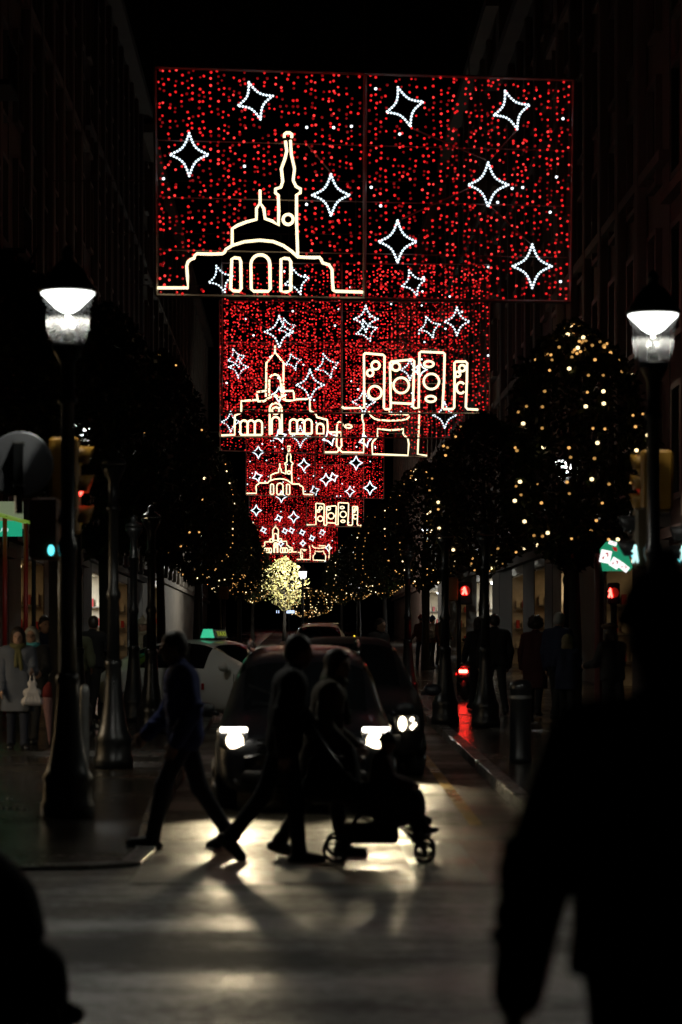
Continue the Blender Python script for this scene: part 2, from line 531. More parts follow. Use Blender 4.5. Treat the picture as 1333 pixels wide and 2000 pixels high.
CH2 = [
 [(60, 1335), (185, 1328), (184, 1250), (187, 1150), (245, 1125), (247, 1060), (245, 1015), (320, 1010), (400, 1005), (398, 1018), (460, 1016), (500, 988), (565, 960), (660, 1010), (700, 1012), (740, 1008), (735, 945), (728, 920), (645, 922)],
 [(400, 1005), (390, 950), (392, 932), (475, 920)],
 [(475, 975), (478, 850), (480, 660), (520, 610), (560, 562), (600, 612), (640, 662), (638, 800), (640, 920), (655, 1005)],
 [(560, 562), (560, 500)],
 [(505, 965), (507, 815)], [(512, 795), (530, 775), (560, 767), (590, 778), (608, 805), (620, 900), (625, 985)],
 [(740, 1000), (880, 995), (884, 1050), (886, 1105), (940, 1135), (950, 1165), (1045, 1190), (1050, 1250), (1050, 1305), (1170, 1305)],
 [(510, 1330), (510, 1090)] + arc((566, 1090), 56, 180, 360, 10) + [(625, 1325)],
 [(530, 1325), (530, 1200)] + arc((567, 1200), 37, 180, 360, 8) + [(605, 1325)],
 ring((566, 1105), 32),
 arch(238, 305, 1328, 1195), arch(305, 372, 1328, 1195), arch(372, 440, 1328, 1195), [(238, 1330), (440, 1330)],
 arch(698, 765, 1318, 1185), arch(765, 833, 1318, 1185), arch(833, 902, 1318, 1185), [(698, 1320), (902, 1318)],
 arch(948, 1012, 1318, 1225) + [(948, 1318)],
]
CH2_CLEAR = [[(185, 1330), (187, 1150), (245, 1125), (245, 1015), (395, 1005), (390, 930), (475, 920), (480, 660), (560, 565), (640, 662), (645, 922), (735, 920), (740, 1000), (880, 995), (886, 1105), (950, 1165), (1045, 1190), (1050, 1310)]]
POT = [
 [(-20, 1265), (75, 1265), (88, 1250), (88, 1235), (72, 1215), (75, 1060), (80, 1035), (95, 1024), (112, 1030), (120, 1045), (120, 1060)],
 [(0, 1108), (108, 1110), (110, 1170), (112, 1215), (98, 1235), (100, 1250), (118, 1265), (285, 1268), (287, 1150), (286, 1040), (274, 1000), (275, 960)],
 ring((166, 1061), 27, 14),
 [(325, 940), (345, 980), (370, 1000), (400, 1010), (480, 1016), (580, 1013), (630, 1002), (645, 985), (635, 970), (600, 966), (490, 962), (488, 935)],
 [(725, 930), (720, 1100), (712, 1280), (785, 1292)],
 [(395, 1080), (396, 1145), (380, 1160), (360, 1180), (353, 1200), (355, 1280), (480, 1284), (635, 1290), (642, 1200), (635, 1160), (605, 1130), (596, 1115), (600, 1082), (500, 1092), (395, 1080)],
]
POT_CLEAR = [[(395, 1080), (396, 1145), (355, 1190), (355, 1280), (635, 1290), (640, 1170), (596, 1120), (600, 1082)]]

STAR = []
for q in range(4):
    a = q * 90
    L1, L2 = (1.0, 1.0)
    STAR.append((a, 1.0))
def star_outline(tilt):
    pts = []
    tips = [(0, -1.1), (1, 0), (0, 1.1), (-1, 0)]
    if tilt:
        tips = [(-.36, -1.04), (.98, -.28), (.30, 1.04), (-.98, .28)]
    for i in range(4):
        p, q = np.array(tips[i]), np.array(tips[(i + 1) % 4])
        m = (p + q) * .5
        for k in range(8):
            t = k / 8
            # two straight-ish flanks joined by a tight inner curve
            w0, w1, w2 = (1 - t) ** 2, 4.4 * t * (1 - t), t * t
            w = (w0 * p + w1 * (m * .53) + w2 * q) / (w0 + w1 + w2)
            pts.append(tuple(w))
    return pts

def pin(p, poly):
    x, y = p; c = False; j = len(poly) - 1
    for i in range(len(poly)):
        (xi, yi), (xj, yj) = poly[i], poly[j]
        if (yi > y) != (yj > y) and x < (xj - xi) * (y - yi) / (yj - yi) + xi: c = not c
        j = i
    return c

def light_panel(label, quad, D, yaw, figs, clear, f2px, stars, mid, dots, rb, rn, bars, links=(), group="illuminated panels hung in a row along the street"):
    """quad: TL, TR, BR, BL as seen; D distance"""
    (ax, ay), (bx, by), (cx_, cy_), (dx, dy) = quad
    def P(px, py, off=0.0):
        u = (px - ax) / (bx - ax)
        Y = D / (1 - yaw * u) + off
        return U(px, py, Y)
    def Q(u, v):
        return ((ax * (1 - u) + bx * u) * (1 - v) + (dx * (1 - u) + cx_ * u) * v, (ay * (1 - u) + by * u) * (1 - v) + (dy * (1 - u) + cy_ * u) * v)
    base = P(*Q(.5, 1))
    root = thing("light_panel", label, "light panel", base, 0, group)
    # frame
    f = MB(); t = .035 if D < 60 else .026
    for k in (0, 1):
        f.tube([P(*Q(0, k)), P(*Q(1, k))], t, 4)
        f.tube([P(*Q(k, 0)), P(*Q(k, 1))], t, 4)
    f.tube([P(*Q(mid, 0)), P(*Q(mid, 1))], t * 1.1, 4)
    f.build("frame", M['panel_frame'], root)
    w = MB()
    for b in bars: w.tube([P(*Q(0, b), .05), P(*Q(1, b), .05)], t * .35, 4)
    for a, b in links: w.tube([P(*a, .06), P(*b, .06)], t * .5, 4)
    for k in (0, .25, .5, .75, 1): w.tube([P(*Q(k, 0)), (P(*Q(k, 0))[0], P(*Q(k, 0))[1], P(*Q(k, 0))[2] + 2.2)], .012, 4)
    w.tube([(-8, base[1], P(*Q(0, 0))[2] + 2.2), (8.4, base[1] * 1.0, P(*Q(1, 0))[2] + 2.2)], .015, 4)
    w.build("support_cable", M['panel_cable'], root)
    # figure
    for line in figs:
        pts = [P(*f2px(p), -.06) for p in line]
        mb = MB()
        closed = line[0] == line[-1] and len(line) > 4
        mb.tube(pts[:-1] if closed else pts, rn, 6, closed=closed)
        mb.build("neon_tube", M['warm_neon'], root, smooth=True)
    # stars
    sp = []
    for sx, sy, size, tilt in stars:
        o2 = [(sx + q[0] * size / 2, sy + q[1] * size / 2) for q in star_outline(tilt)]
        sp.append(o2)
        loop = [P(*q, -.05) for q in o2]
        mb = MB()
        if size > 30:
            mb.tube(loop, rn * .42, 5, closed=True)
            st = resample(loop + [loop[0]], .062 * (1.0 if D < 60 else 1.35))
            mb.ico(st, rn * .84, 1)
        else:
            mb.tube(loop, rn * .72, 5, mi=1, closed=True)
        mb.build("star", [M['star_tube'], M['star_led']], root, smooth=True)
    # red curtain of bulbs on vertical strings
    clear_px = [[f2px(p) for p in c] for c in clear]
    rnd = random.Random(int(D * 10))
    W = bx - ax; H = dy - ay
    ncol = int(W / dots[0]); nrow = int(H / dots[1])
    groups = {0: [], 1: [], 2: [], 3: []}
    for c in range(ncol):
        u = (c + .5 + rnd.uniform(-.3, .3)) / ncol
        ph = rnd.random()
        for r_ in range(nrow):
            if rnd.random() < .31: continue
            v = (r_ + ph * .9 + rnd.uniform(-.35, .35)) / nrow
            if not (.008 < v < .992) or abs(u - mid) < .006: continue
            p = Q(u + rnd.gauss(0, .0018), v)
            if any(pin(p, c_) for c_ in clear_px) or any(pin(p, s_) for s_ in sp): continue
            x = rnd.random()
            g = 0 if x < .46 else 1 if x < .60 else 2 if x < .988 else 3
            groups[g].append(P(*p, rnd.uniform(-.04, .04)))
    tmpl = np.array(ICO_V)
    allv, allf, mi = [], [], []
    n = 0
    for g, pts in groups.items():
        for p in pts:
            r_ = rb * (rnd.uniform(.85, 1.15) if g < 3 else 1.15)
            allv.append(tmpl * r_ + np.array(p) - np.array(base))
            allf += [(a + n, b + n, c + n) for a, b, c in ICO_F]
            mi += [g] * 20
            n += 12
    o = mesh_obj("red_bulb_curtain", np.concatenate(allv).tolist(), allf, [M['red_led'], M['red_led_hot'], M['red_led_dim'], M['white_led']], root, False, mi)
    o["kind"] = "stuff"
    return root

def affine(a, b, s0, s1):
    "sheet -> photograph pixels from two matching points"
    kx = (s1[0] - s0[0]) / (b[0] - a[0]); ky = (s1[1] - s0[1]) / (b[1] - a[1])
    return lambda p: (s0[0] + (p[0] - a[0]) * kx, s0[1] + (p[1] - a[1]) * ky)

BARS = (.32, .57, .80)
c1 = lambda p: (280 + .33008 * p[0], 110 + .33008 * p[1])
light_panel("largest and nearest red bulb panel, with a domed church on its left half",
    [(303, 131), (1121, 156), (1115, 590), (306, 577)], 49.0, .03, CH1, CH1_CLEAR, c1,
    [(499, 197, 70, 1), (370, 302, 76, 0), (647, 381, 74, 0), (791, 209, 74, 1), (1000, 215, 72, 1), (954, 361, 79, 0), (777, 472, 75, 0), (1040, 520, 77, 0)],
    .502, (11.4, 12.2), .0265, .031, BARS,
    links=[((808, 252), (950, 312)), ((1012, 252), (958, 312)), ((915, 368), (785, 428)), ((960, 405), (1036, 475)), ((595, 275), (645, 335))])
c4 = lambda p: (640 + .24756 * p[0], 570 + .24756 * p[1])
light_panel("second panel in the row, with four warm white loudspeaker shapes on its right half",
    [(434, 513), (957, 516), (957, 808), (434, 806)], 68.6, 0, SPK, SPK_CLEAR, c4,
    [(432, 545, 50, 1), (580, 549, 50, 1), (808, 553, 48, 1), (715, 623, 47, 0), (893, 628, 50, 0), (546, 648, 57, 0), (606, 752, 55, 0)],
    .447, (7.4, 7.6), .027, .034, BARS, links=[((440, 585), (520, 640))])
c3 = lambda p: (420 + .21005 * p[0], 570 + .21005 * p[1])
light_panel("third panel in the row, with a pointed church tower above arcades",
    [(429, 587), (908, 590), (908, 856), (429, 853)], 83.7, 0, CH2, CH2_CLEAR, c3,
    [(640, 715, 46, 1), (869, 811, 47, 0), (711, 785, 46, 0), (466, 717, 38, 0), (840, 639, 42, 1), (717, 646, 42, 1), (801, 722, 38, 0)],
    .50, (6.6, 6.6), .028, .036, BARS)
light_panel("fourth panel in the row, with warm white pottery and a tap on its right half",
    [(430, 668), (836, 670), (836, 893), (430, 880)], 98.5, 0, POT, POT_CLEAR, c4,
    [(573, 706, 32, 1), (561, 640, 35, 1), (451, 824, 37, 0), (587, 853, 38, 0), (545, 771, 30, 0), (820, 722, 30, 0), (645, 855, 30, 1), (548, 852, 25, 1), (714, 860, 26, 1), (462, 700, 36, 1)],
    .50, (5.6, 5.8), .029, .036, BARS)
light_panel("fifth panel in the row, a small far domed church with one tower",
    [(481, 826), (751, 830), (750, 974), (481, 967)], 148.0, 0, CH1, CH1_CLEAR, affine((85, 1395), (1300, 453), (482, 966), (612, 871)),
    [(505, 883, 24, 0), (594, 908, 24, 0), (696, 904, 26, 0), (637, 937, 24, 0), (723, 953, 26, 0), (503, 931, 20, 1), (652, 932, 18, 1)],
    .50, (3.6, 3.6), .034, .040, (.4,))
light_panel("sixth panel in the row, with four small far loudspeaker shapes",
    [(487, 905), (711, 908), (711, 1029), (487, 1027)], 178.0, 0, SPK, SPK_CLEAR, affine((115, 474), (1190, 928), (600, 982), (708, 1026)),
    [(550, 970, 22, 0), (501, 997, 21, 0), (574, 1010, 22, 0), (684, 960, 20, 0), (615, 958, 19, 1), (545, 1012, 14, 1)],
    .50, (3.3, 3.3), .037, .043, (.4,))
light_panel("seventh panel in the row, with a tiny pointed church tower",
    [(502, 1000), (660, 1002), (660, 1084), (502, 1082)], 258.0, 0, CH2, CH2_CLEAR, affine((60, 500), (1170, 1335), (505, 1024), (580, 1080)),
    [(515, 1035, 12, 1), (557, 1037, 12, 1), (570, 1036, 12, 1), (591, 1040, 12, 1), (610, 1051, 12, 1), (592, 1061, 12, 0), (549, 1062, 12, 0)],
    .50, (3.0, 3.0), .05, .056, (.5,))
light_panel("eighth and farthest panel in the row, with tiny pottery shapes",
    [(510, 1022), (655, 1024), (655, 1098), (510, 1098)], 285.0, 0, POT, POT_CLEAR, affine((-20, 930), (785, 1292), (580, 1063), (649, 1095)),
    [(630, 1040, 13, 1), (642, 1070, 14, 0), (519, 1085, 10, 0)],
    .50, (3.0, 3.0), .053, .060, (.5,))
# ------------------------------------------------------------------ buildings on both sides
def facade(name, label, side, xf, y0, y1, h, m, openings, bay=3.1, seed=0):
    """side +1: right of the street. xf: plane of the facade. openings: (ya, yb, light material or None, strength W)"""
    rnd = random.Random(seed)
    zg = gz(y0) + PAV
    root = thing(name, label, "building", (xf, y0, zg))
    z1 = 3.55
    dep = 9.0
    X = lambda a: xf + side * a
    wall = MB()
    # upper body and the piers between the shop openings; the ground floor body starts behind the openings
    wall.box(((X(0) + X(dep)) / 2, (y0 + y1) / 2, zg + (z1 + h) / 2), (dep, y1 - y0, h - z1))
    cuts = sorted(openings)
    yy = y0
    for ya, yb, *_ in cuts + [(y1, y1)]:
        if ya - yy > .05:
            wall.box(((X(0) + X(dep)) / 2, (yy + ya) / 2, zg + z1 / 2 - .3), (dep, ya - yy, z1 + .6))
        yy = yb
    for ya, yb, *_ in cuts:
        wall.box(((X(3.0) + X(dep)) / 2, (ya + yb) / 2, zg + z1 / 2 - .3), (dep - 3.0, yb - ya, z1 + .6))
    wall.build("wall", m, root)
    pil = MB()
    for k in range(3):
        z = z1 + .1 + k * (h - z1) / 3
        b = MB()
        b.box((X(-.11), (y0 + y1) / 2, zg + z), (.22, y1 - y0 - .02, .22))
        b.build("cornice", m, root)
    b = MB(); b.box((X(-.25), (y0 + y1) / 2, zg + h - .2), (.5, y1 - y0 - .02, .4)); b.build("cornice", m, root)
    n = max(2, int((y1 - y0) / bay))
    wframe = pane = pila = balc = None
    for i in range(n):
        yc = y0 + (i + .5) * (y1 - y0) / n
        if i:
            yp = y0 + i * (y1 - y0) / n
            if pila is None:
                mb = MB(); mb.box((X(-.12), yp, zg + z1 + .2 + (h - z1 - 1) / 2), (.24, .5, h - z1 - 1.2), bev=.04)
                pila = mb.build("pilaster", m, root); p0 = yp
            else:
                c = pila.copy(); link(c); c.location.y += yp - p0
        for k in range(int((h - z1 - .6) / 3.2)):
            zc = zg + z1 + 1.9 + k * 3.2
            if wframe is None:
                mb = MB()
                for dy in (-.62, .62): mb.box((X(-.05), yc + dy, zc), (.18, .12, 2.3))
                mb.box((X(-.05), yc, zc + 1.1), (.18, 1.12, .12)); mb.box((X(-.05), yc, zc - 1.1), (.18, 1.12, .12)); mb.box((X(-.03), yc, zc), (.08, .06, 2.08))
                wframe = mb.build("window", M['frame'], root)
                mb = MB(); mb.box((X(-.012), yc, zc), (.02, 1.12, 2.08))
                pane = mb.build("pane", M['pane'], wframe, world=False)
                pane.data.transform(Matrix.Translation(-Vector(root.location)))
                mb = MB()
                mb.box((X(-.35), yc, zc - 1.22), (.7, 1.7, .12))
                for q in range(9): mb.box((X(-.66), yc - .8 + q * .2, zc - .7), (.02, .02, .92))
                mb.box((X(-.66), yc, zc - .23), (.05, 1.7, .05))
                balc = mb.build("balcony", M['iron'], root)
                w0 = (yc, zc)
            else:
                c = wframe.copy(); link(c); c.location.y += yc - w0[0]; c.location.z += zc - w0[1]
                d = pane.copy(); link(d); d.parent = c
                if seed == 6 and (i + k) % 2 == 0:
                    e = balc.copy(); link(e); e.location.y += yc - w0[0]; e.location.z += zc - w0[1]
    for ya, yb, lm, watt in cuts:
        if lm is None: continue
        sh = MB()
        # lined recess: far wall, near wall, back, floor, ceiling
        sh.box((X(1.2), yb - .04, zg + 1.6), (2.35, .06, 3.2))
        sh.box((X(1.2), ya + .04, zg + 1.6), (2.35, .06, 3.2))
        sh.box((X(2.4), (ya + yb) / 2, zg + 1.6), (.06, yb - ya - .2, 3.2))
        sh.box((X(1.2), (ya + yb) / 2, zg + 3.22), (2.3, yb - ya - .2, .05))
        s = sh.build("shop_window", M['cream'], root)
        lp = MB(); lp.box((X(1.1), (ya + yb) / 2, zg + 3.15), (1.2, (yb - ya) * .6, .06)); q = lp.build("shop_light", lm, s, world=False)
        q.data.transform(Matrix.Translation(-Vector(root.location)))
        for k in range(3):
            g = MB(); g.box((X(.55), yb - .22, zg + .7 + k * .7), (.9, .3, .04))
            for t in range(4):
                g.box((X(.2 + .22 * t), yb - .22, zg + .82 + k * .7 + rnd.uniform(0, .08)), (.12, .14, .2 + rnd.uniform(0, .14)), 1 + (t + k) % 2)
            q = g.build("display_shelf", [M['frame'], M['cream'], M['red_metal']], s, world=False)
            q.data.transform(Matrix.Translation(-Vector(root.location)))
        gl = MB(); gl.box((X(.10), (ya + yb) / 2, zg + 3.4), (.18, yb - ya - .02, .3)); gl.build("fascia", M['frame'], root)
    return root

M['shop_warm'] = emis("shop_light_warm", (1, .82, .55), 15.0, True)
M['shop_dim'] = emis("shop_light_dim", (1, .72, .38), 1.2, True)
M['shop_white'] = emis("shop_light_white", (.88, .96, 1), 20.0, True)
facade("apartment_building", "near building with tall pilasters and dark windows above the right pavement", 1, 7.6, 30, 52, 24, M['stone2'], [], seed=1)
facade("apartment_building", "building with a warm lit shop behind the tree strung with golden bulbs", 1, 7.6, 52.2, 76, 26, M['stone'], [(58, 63, M['shop_dim'], 0), (69.7, 73.8, M['shop_warm'], 0)], seed=2)
facade("apartment_building", "building with a dim tan shopfront right of the red pedestrian signal", 1, 7.6, 76.2, 96, 22, M['stone3'], [(78.5, 82, M['shop_dim'], 0), (86, 90.5, M['shop_dim'], 0)], seed=3)
facade("apartment_building", "building with a cold white shop window above the standing people", 1, 7.6, 96.2, 130, 25, M['stone'], [(99.5, 108.5, M['shop_white'], 0), (115, 122, M['shop_dim'], 0)], seed=4)
facade("apartment_building", "farthest building on the right side of the street", 1, 7.6, 130.2, 200, 24, M['stone2'], [(138, 150, M['shop_white'], 0)], bay=4.5, seed=5)
facade("apartment_building", "near building with dark pilasters behind the left street lamp", -1, -7.0, 26, 62, 25, M['stone2'], [(27.5, 32.0, M['shop_warm'], 0)], seed=6)  # its warm shop lies out of view, added to light the left pavement
facade("apartment_building", "building with a pale poster wall behind the green kiosk", -1, -7.0, 62.2, 84, 24, M['stone'], [(65, 71, M['shop_dim'], 0)], seed=7)  # dim shop recess put in for the glow of a lit wall
facade("apartment_building", "building with a thin white shop light between the left tree trunks", -1, -7.0, 84.2, 116, 25, M['stone3'], [(87.5, 93, M['shop_white'], 0), (100, 106, M['shop_dim'], 0)], seed=8)
facade("apartment_building", "farthest building on the left side of the street", -1, -7.0, 116.2, 200, 24, M['stone'], [(124, 132, M['shop_dim'], 0)], bay=4.5, seed=9)

# ------------------------------------------------------------------ street lamps
lamp_iron = M['iron']
M['lantern_glass'] = glass("lantern_glass", (.93, .95, .97), .12, .15, .014)
M['lantern_glow'] = emis("lantern_diffuser", (1.0, 1.0, .93), 5.0, False)
M['lantern_inner'] = mat("lantern_white_enamel", (.8, .8, .78), .4)
def lamp_column(root, zl, flare=.24):
    "flared cast base and shaft up to height zl (local)"
    b = MB()
    b.lathe([(flare, 0), (flare, .10), (flare * .92, .14), (flare * .90, .30), (flare * .94, .34), (flare * .80, .40), (flare * .66, .52), (flare * .52, .72), (flare * .42, 1.0), (flare * .385, 1.15), (flare * .44, 1.17), (flare * .44, 1.22), (flare * .36, 1.25)], n=20)
    b.build("base", lamp_iron, root, True, world=False)
    s = MB()
    s.lathe([(.075, 1.24), (.068, zl * .55), (.085, zl * .56), (.085, zl * .575), (.062, zl * .59), (.058, zl - .55), (.085, zl - .54), (.09, zl - .50), (.06, zl - .47), (.065, zl - .2), (.12, zl - .10), (.15, zl - .02)], n=16)
    s.build("post", lamp_iron, root, True, world=False)
def street_lamp(label, x, y, zglass, lit=True, watts=LANTERN_W, omni=False, group="ornamental iron street lamps"):
    z0 = gz(y) + PAV
    root = thing("street_lamp", label, "street lamp", (x, y, z0), 0, group)
    zl = zglass - z0
    lamp_column(root, zl)
    g = MB()
    g.lathe([(.135, zl + .0), (.165, zl + .03), (.185, zl + .10), (.195, zl + .2), (.2, zl + .28), (.212, zl + .35), (.235, zl + .41), (.25, zl + .445)], n=28, cap=False)
    g.build("glass_shade", M['lantern_glass'], root, True, world=False)
    t = MB()
    t.lathe([(.26, zl + .44), (.262, zl + .47), (.21, zl + .52), (.17, zl + .60), (.11, zl + .68), (.05, zl + .72), (.045, zl + .76), (.06, zl + .78), (.035, zl + .83), (.0, zl + .86)], n=24)
    t.build("cap", lamp_iron, root, True, world=False)
    i = MB()
    i.lathe([(.012, zl + .05), (.016, zl + .26)], n=8); i.lathe([(.07, zl + .085), (.03, zl + .10)], n=12)
    i.lathe([(.05, zl + .015), (.05, zl + .06), (.03, zl + .075)], n=12)
    i.lathe([(.02, zl + .17), (.055, zl + .215), (.02, zl + .22)], n=12)
    i.build("burner", M['lantern_inner'], root, True, world=False)
    d = MB()
    d.lathe([(.0, zl + .255), (.05, zl + .26), (.10, zl + .29), (.15, zl + .34), (.20, zl + .39), (.232, zl + .42), (.236, zl + .432), (.0, zl + .436)], n=24, cap=False)
    d.build("diffuser", M['lantern_glow'] if lit else M['lantern_inner'], root, True, world=False)
    if lit:
        L = bpy.data.lights.new("lantern_light", 'POINT' if omni else 'SPOT'); L.energy = watts
        if not omni: L.spot_size = R(168); L.spot_blend = .35
        L.shadow_soft_size = .05; L.color = (1, .96, .82)
        lo = link(bpy.data.objects.new("lantern_light", L)); lo.parent = root; lo.location = (0, 0, zl + .24)
    return root
YL = 22.5
lampL = street_lamp("lit street lamp on the left, beside the round sign and the traffic light", UX(133, YL), YL, UZ(668, YL))
YR = 24.0
lampR = street_lamp("lit street lamp on the right, above the dark figure", UX(1276, YR), YR, UZ(705, YR), True, LANTERN_R_W)
# unlit columns with flared bases further along both kerbs
def plain_column(label, px, y, z=4.3):
    root = thing("iron_column", label, "post", (UX(px, y), y, gz(y) + PAV), 0, "dark iron columns with flared bases")
    lamp_column(root, z, .23)
    t = MB(); t.lathe([(.15, z), (.13, z + .04), (.05, z + .08), (.06, z + .14), (0, z + .2)], n=16); t.build("finial", lamp_iron, root, True, world=False)
    return root
plain_column("dark iron column with a gleaming flared base behind the left lamp", 222, 29.5, 3.5)
plain_column("slim dark column just left of the man in blue", 296, 38.0, 3.2)
plain_column("slim dark column beside the cream scarfed person", 262, 42.0, 3.2)
plain_column("unlit column between the dark rear car and the parked scooter", 797, 52.0, 3.0)
plain_column("unlit column left of the red reflection on the pavement", 870, 41.0, 3.0)
plain_column("unlit column right of the red reflection on the pavement", 949, 40.0, 3.0)
lampF = street_lamp("small distant lit lamp beside the glowing yellow tree", UX(592, 150), 150, UZ(1131, 150), True, 7500, True)

for lab_, px_, y_ in (("lit lamp hidden in the dark tree right of the lit left lamp", 152, 39.3), ("lit lamp glimpsed through the golden bulb tree on the right", 1108, 48.5), ("lit lamp glimpsed behind the tree outlined in golden bulbs", 836, 88), ("lit lamp behind the golden edged tree on the left", 392, 88)):
    street_lamp(lab_, UX(px_, y_), y_, gz(y_) + 4.35, True, 400 if y_ < 60 else 110)
# bollards
def bollard(label, px, y, r=.17, h=.85, group=None, mt=None):
    root = thing("bollard", label, "bollard", (UX(px, y), y, gz(y) + PAV), 0, group)
    b = MB(); b.lathe([(r * 1.0, 0), (r * 1.0, .06), (r * .94, .08), (r * .94, h - .14), (r * 1.0, h - .12), (r * 1.0, h - .07), (r * .9, h - .03), (r * .6, h), (0, h + .012)], n=20, cap=True)
    b.build("post", mt or lamp_iron, root, True, world=False)
    c = MB(); c.lathe([(r * 1.03, h - .22), (r * 1.03, h - .18)], n=20, cap=False); c.build("ring", M['grey_metal'], root, True, world=False)
    return root
bollard("stout round topped bollard on the right pavement", 1017, 30.5, .135, .98)
bollard("slim pale edged bollard just right of the left street lamp", 166, 26.0, .05, 1.05, mt=M['grey_metal'])

# ------------------------------------------------------------------ traffic lights
M['red_signal'] = emis("red_signal_lens", (1, .07, .05), 9.0, True)
M['red_signal_soft'] = emis("red_signal_glow", (1, .04, .02), .09, True)
M['cyan_signal'] = emis("green_signal_lens", (.12, .85, .95), 2.2, True)
M['green_man'] = emis("green_pedestrian_figure", (.62, 1.0, .98), 1.25, True)
M['cyan_glow'] = emis("green_lens_glow", (.0, .32, .36), .35, True)
M['lens_off'] = mat("dark_signal_lens", (.03, .02, .01), .3)
M['lens_amber'] = mat("amber_visor_inside", (.55, .33, .04), .5)

def visor(c, r, l, dirx, n=14, open_down=True):
    "half-open hood reaching along x from c"
    V, F = [], []
    for i in range(n + 1):
        a = R(-35 + 250 * i / n)
        cy, cz = math.cos(a) * r, math.sin(a) * r
        ll = l * (.55 + .45 * (math.sin(a) + .6) / 1.6)
        for rr in (1.0, .93):
            V += [(c[0], c[1] + cy * rr, c[2] + cz * rr), (c[0] + dirx * ll, c[1] + cy * rr, c[2] + cz * rr)]
    for i in range(n):
        a, b = 4 * i, 4 * i + 4
        F += [(a, b, b + 1, a + 1), (a + 2, a + 3, b + 3, b + 2), (a + 1, b + 1, b + 3, a + 3)]
    return V, F
def traffic_light(label, x, y, zbase, boxes, name="traffic_light", group=None):
    """boxes: list of dicts in world terms"""
    root = thing(name, label, "traffic light", (x, y, zbase), 0, group)
    top = max(b['z1'] for b in boxes)
    p = MB(); p.tube([(x, y, zbase), (x, y, top - .05)], .055, 10); p.build("pole", lamp_iron, root, True)
    for b in boxes:
        c = ((b['x0'] + b['x1']) / 2, b.get('y', y - .14), (b['z0'] + b['z1']) / 2)
        dx, dz = abs(b['x1'] - b['x0']), b['z1'] - b['z0']
        k = MB(); k.box(c, (dx, b.get('d', .24), dz), bev=.025)
        k.box((x + (c[0] - x) * .4, y - .05, c[2] + dz * .3), (abs(c[0] - x) * .8 + .06, .05, .05)); k.box((x + (c[0] - x) * .4, y - .05, c[2] - dz * .3), (abs(c[0] - x) * .8 + .06, .05, .05))
        h = k.build("housing", b['m'], root)
        side = b['side']
        xs = b['x1'] if side > 0 else b['x0']
        for (zf, st) in b['lens']:
            zc = b['z0'] + dz * zf
            r = b.get('r', .105)
            l = MB(); l.lathe([(.0, .03 * side), (r * .6, .024 * side), (r * .92, .004 * side)], (xs, c[1], zc), 16, axis='x', cap=False)
            l.build("lens", st or M['lens_off'], h, True, world=False).data.transform(Matrix.Translation(-Vector(root.location)))
            V, F = visor((xs - side * .01, c[1], zc), r, b.get('vl', .15), side)
            v = MB(); v.add(V, F); q = v.build("visor", b.get('vm', M['yellow_case']), h, True, world=False); q.data.transform(Matrix.Translation(-Vector(root.location)))
    return root
# left pole, standing right behind the left lamp
yt = 23.1
tl = traffic_light("yellow traffic light showing red, side on behind the left street lamp", UX(126, yt), yt, gz(yt) + PAV, [
    dict(x0=UX(99, yt), x1=UX(157, yt), z0=UZ(1043, yt), z1=UZ(856, yt), m=M['yellow_case'], side=1, lens=[(.80, M['lens_amber']), (.5, M['red_signal']), (.18, M['lens_amber'])], r=.10, vl=.14, y=yt - .02, d=.26),
    dict(x0=UX(67, yt), x1=UX(124, yt), z0=UZ(1096, yt), z1=UZ(976, yt), m=mat("brown_signal_case", (.16, .07, .03), .55), side=1, lens=[(.68, None), (.2, M['cyan_signal'])], r=.085, vl=.16, vm=M['black_plastic'], y=yt - .30, d=.24)])
# small visible part of the lit lens, turned to the camera
l = MB(); l.lathe([(0, -.012), (.036, -.008), (.046, .0)], (UX(109, yt), yt - .425, UZ(1078, yt)), 14, axis='y', cap=False)
o = l.build("lens", M['cyan_signal'], tl, True); o.scale = (.6, 1, 1); o.location.x += UX(109, yt) * .4 - tl.location.x * .4
yr = 24.6
tr = traffic_light("traffic light pair at the right street lamp with a lit green walking figure", UX(1276, yr), yr, gz(yr) + PAV, [
    dict(x0=UX(1249, yr), x1=UX(1312, yr), z0=UZ(1000, yr), z1=UZ(880, yr), m=M['yellow_case'], side=-1, lens=[(.78, M['lens_amber']), (.45, M['red_signal_soft']), (.15, M['lens_amber'])], r=.09, vl=.10, y=yr - .0, d=.26),
    dict(x0=UX(1232, yr), x1=UX(1278, yr), z0=UZ(1112, yr), z1=UZ(995, yr), m=mat("dark_signal_case", (.10, .075, .04), .55), side=-1, lens=[(.72, None), (.3, M['cyan_signal'])], r=.09, vl=.17, vm=M['black_plastic'], y=yr - .25, d=.26)])
def walking_figure(root, px, py, w, h, y, m, name="walking_figure"):
    s = lambda a, b: (UX(px, y) + a * w, UZ(py, y) + b * h)
    f = MB()
    f.prism([s(*q) for q in [(-.13, .52), (.10, .52), (.22, .36), (.52, -.42), (.44, -.52), (.2, -.5), (.04, -.2), (-.12, -.5), (-.42, -.52), (-.5, -.4), (-.2, .12), (-.5, .2), (-.52, .12), (-.26, .34)]], y - .012, y, 0)
    f.lathe([(0, -.006), (.17 * w, -.006), (.17 * w, .006), (0, .006)], (s(0, .43)[0], y - .006, s(0, .43)[1]), 12, axis='y')
    return f.build(name, m, root)
walking_figure(tr, 1241, 1082, .062, .165, yr - .385, M['green_man'])
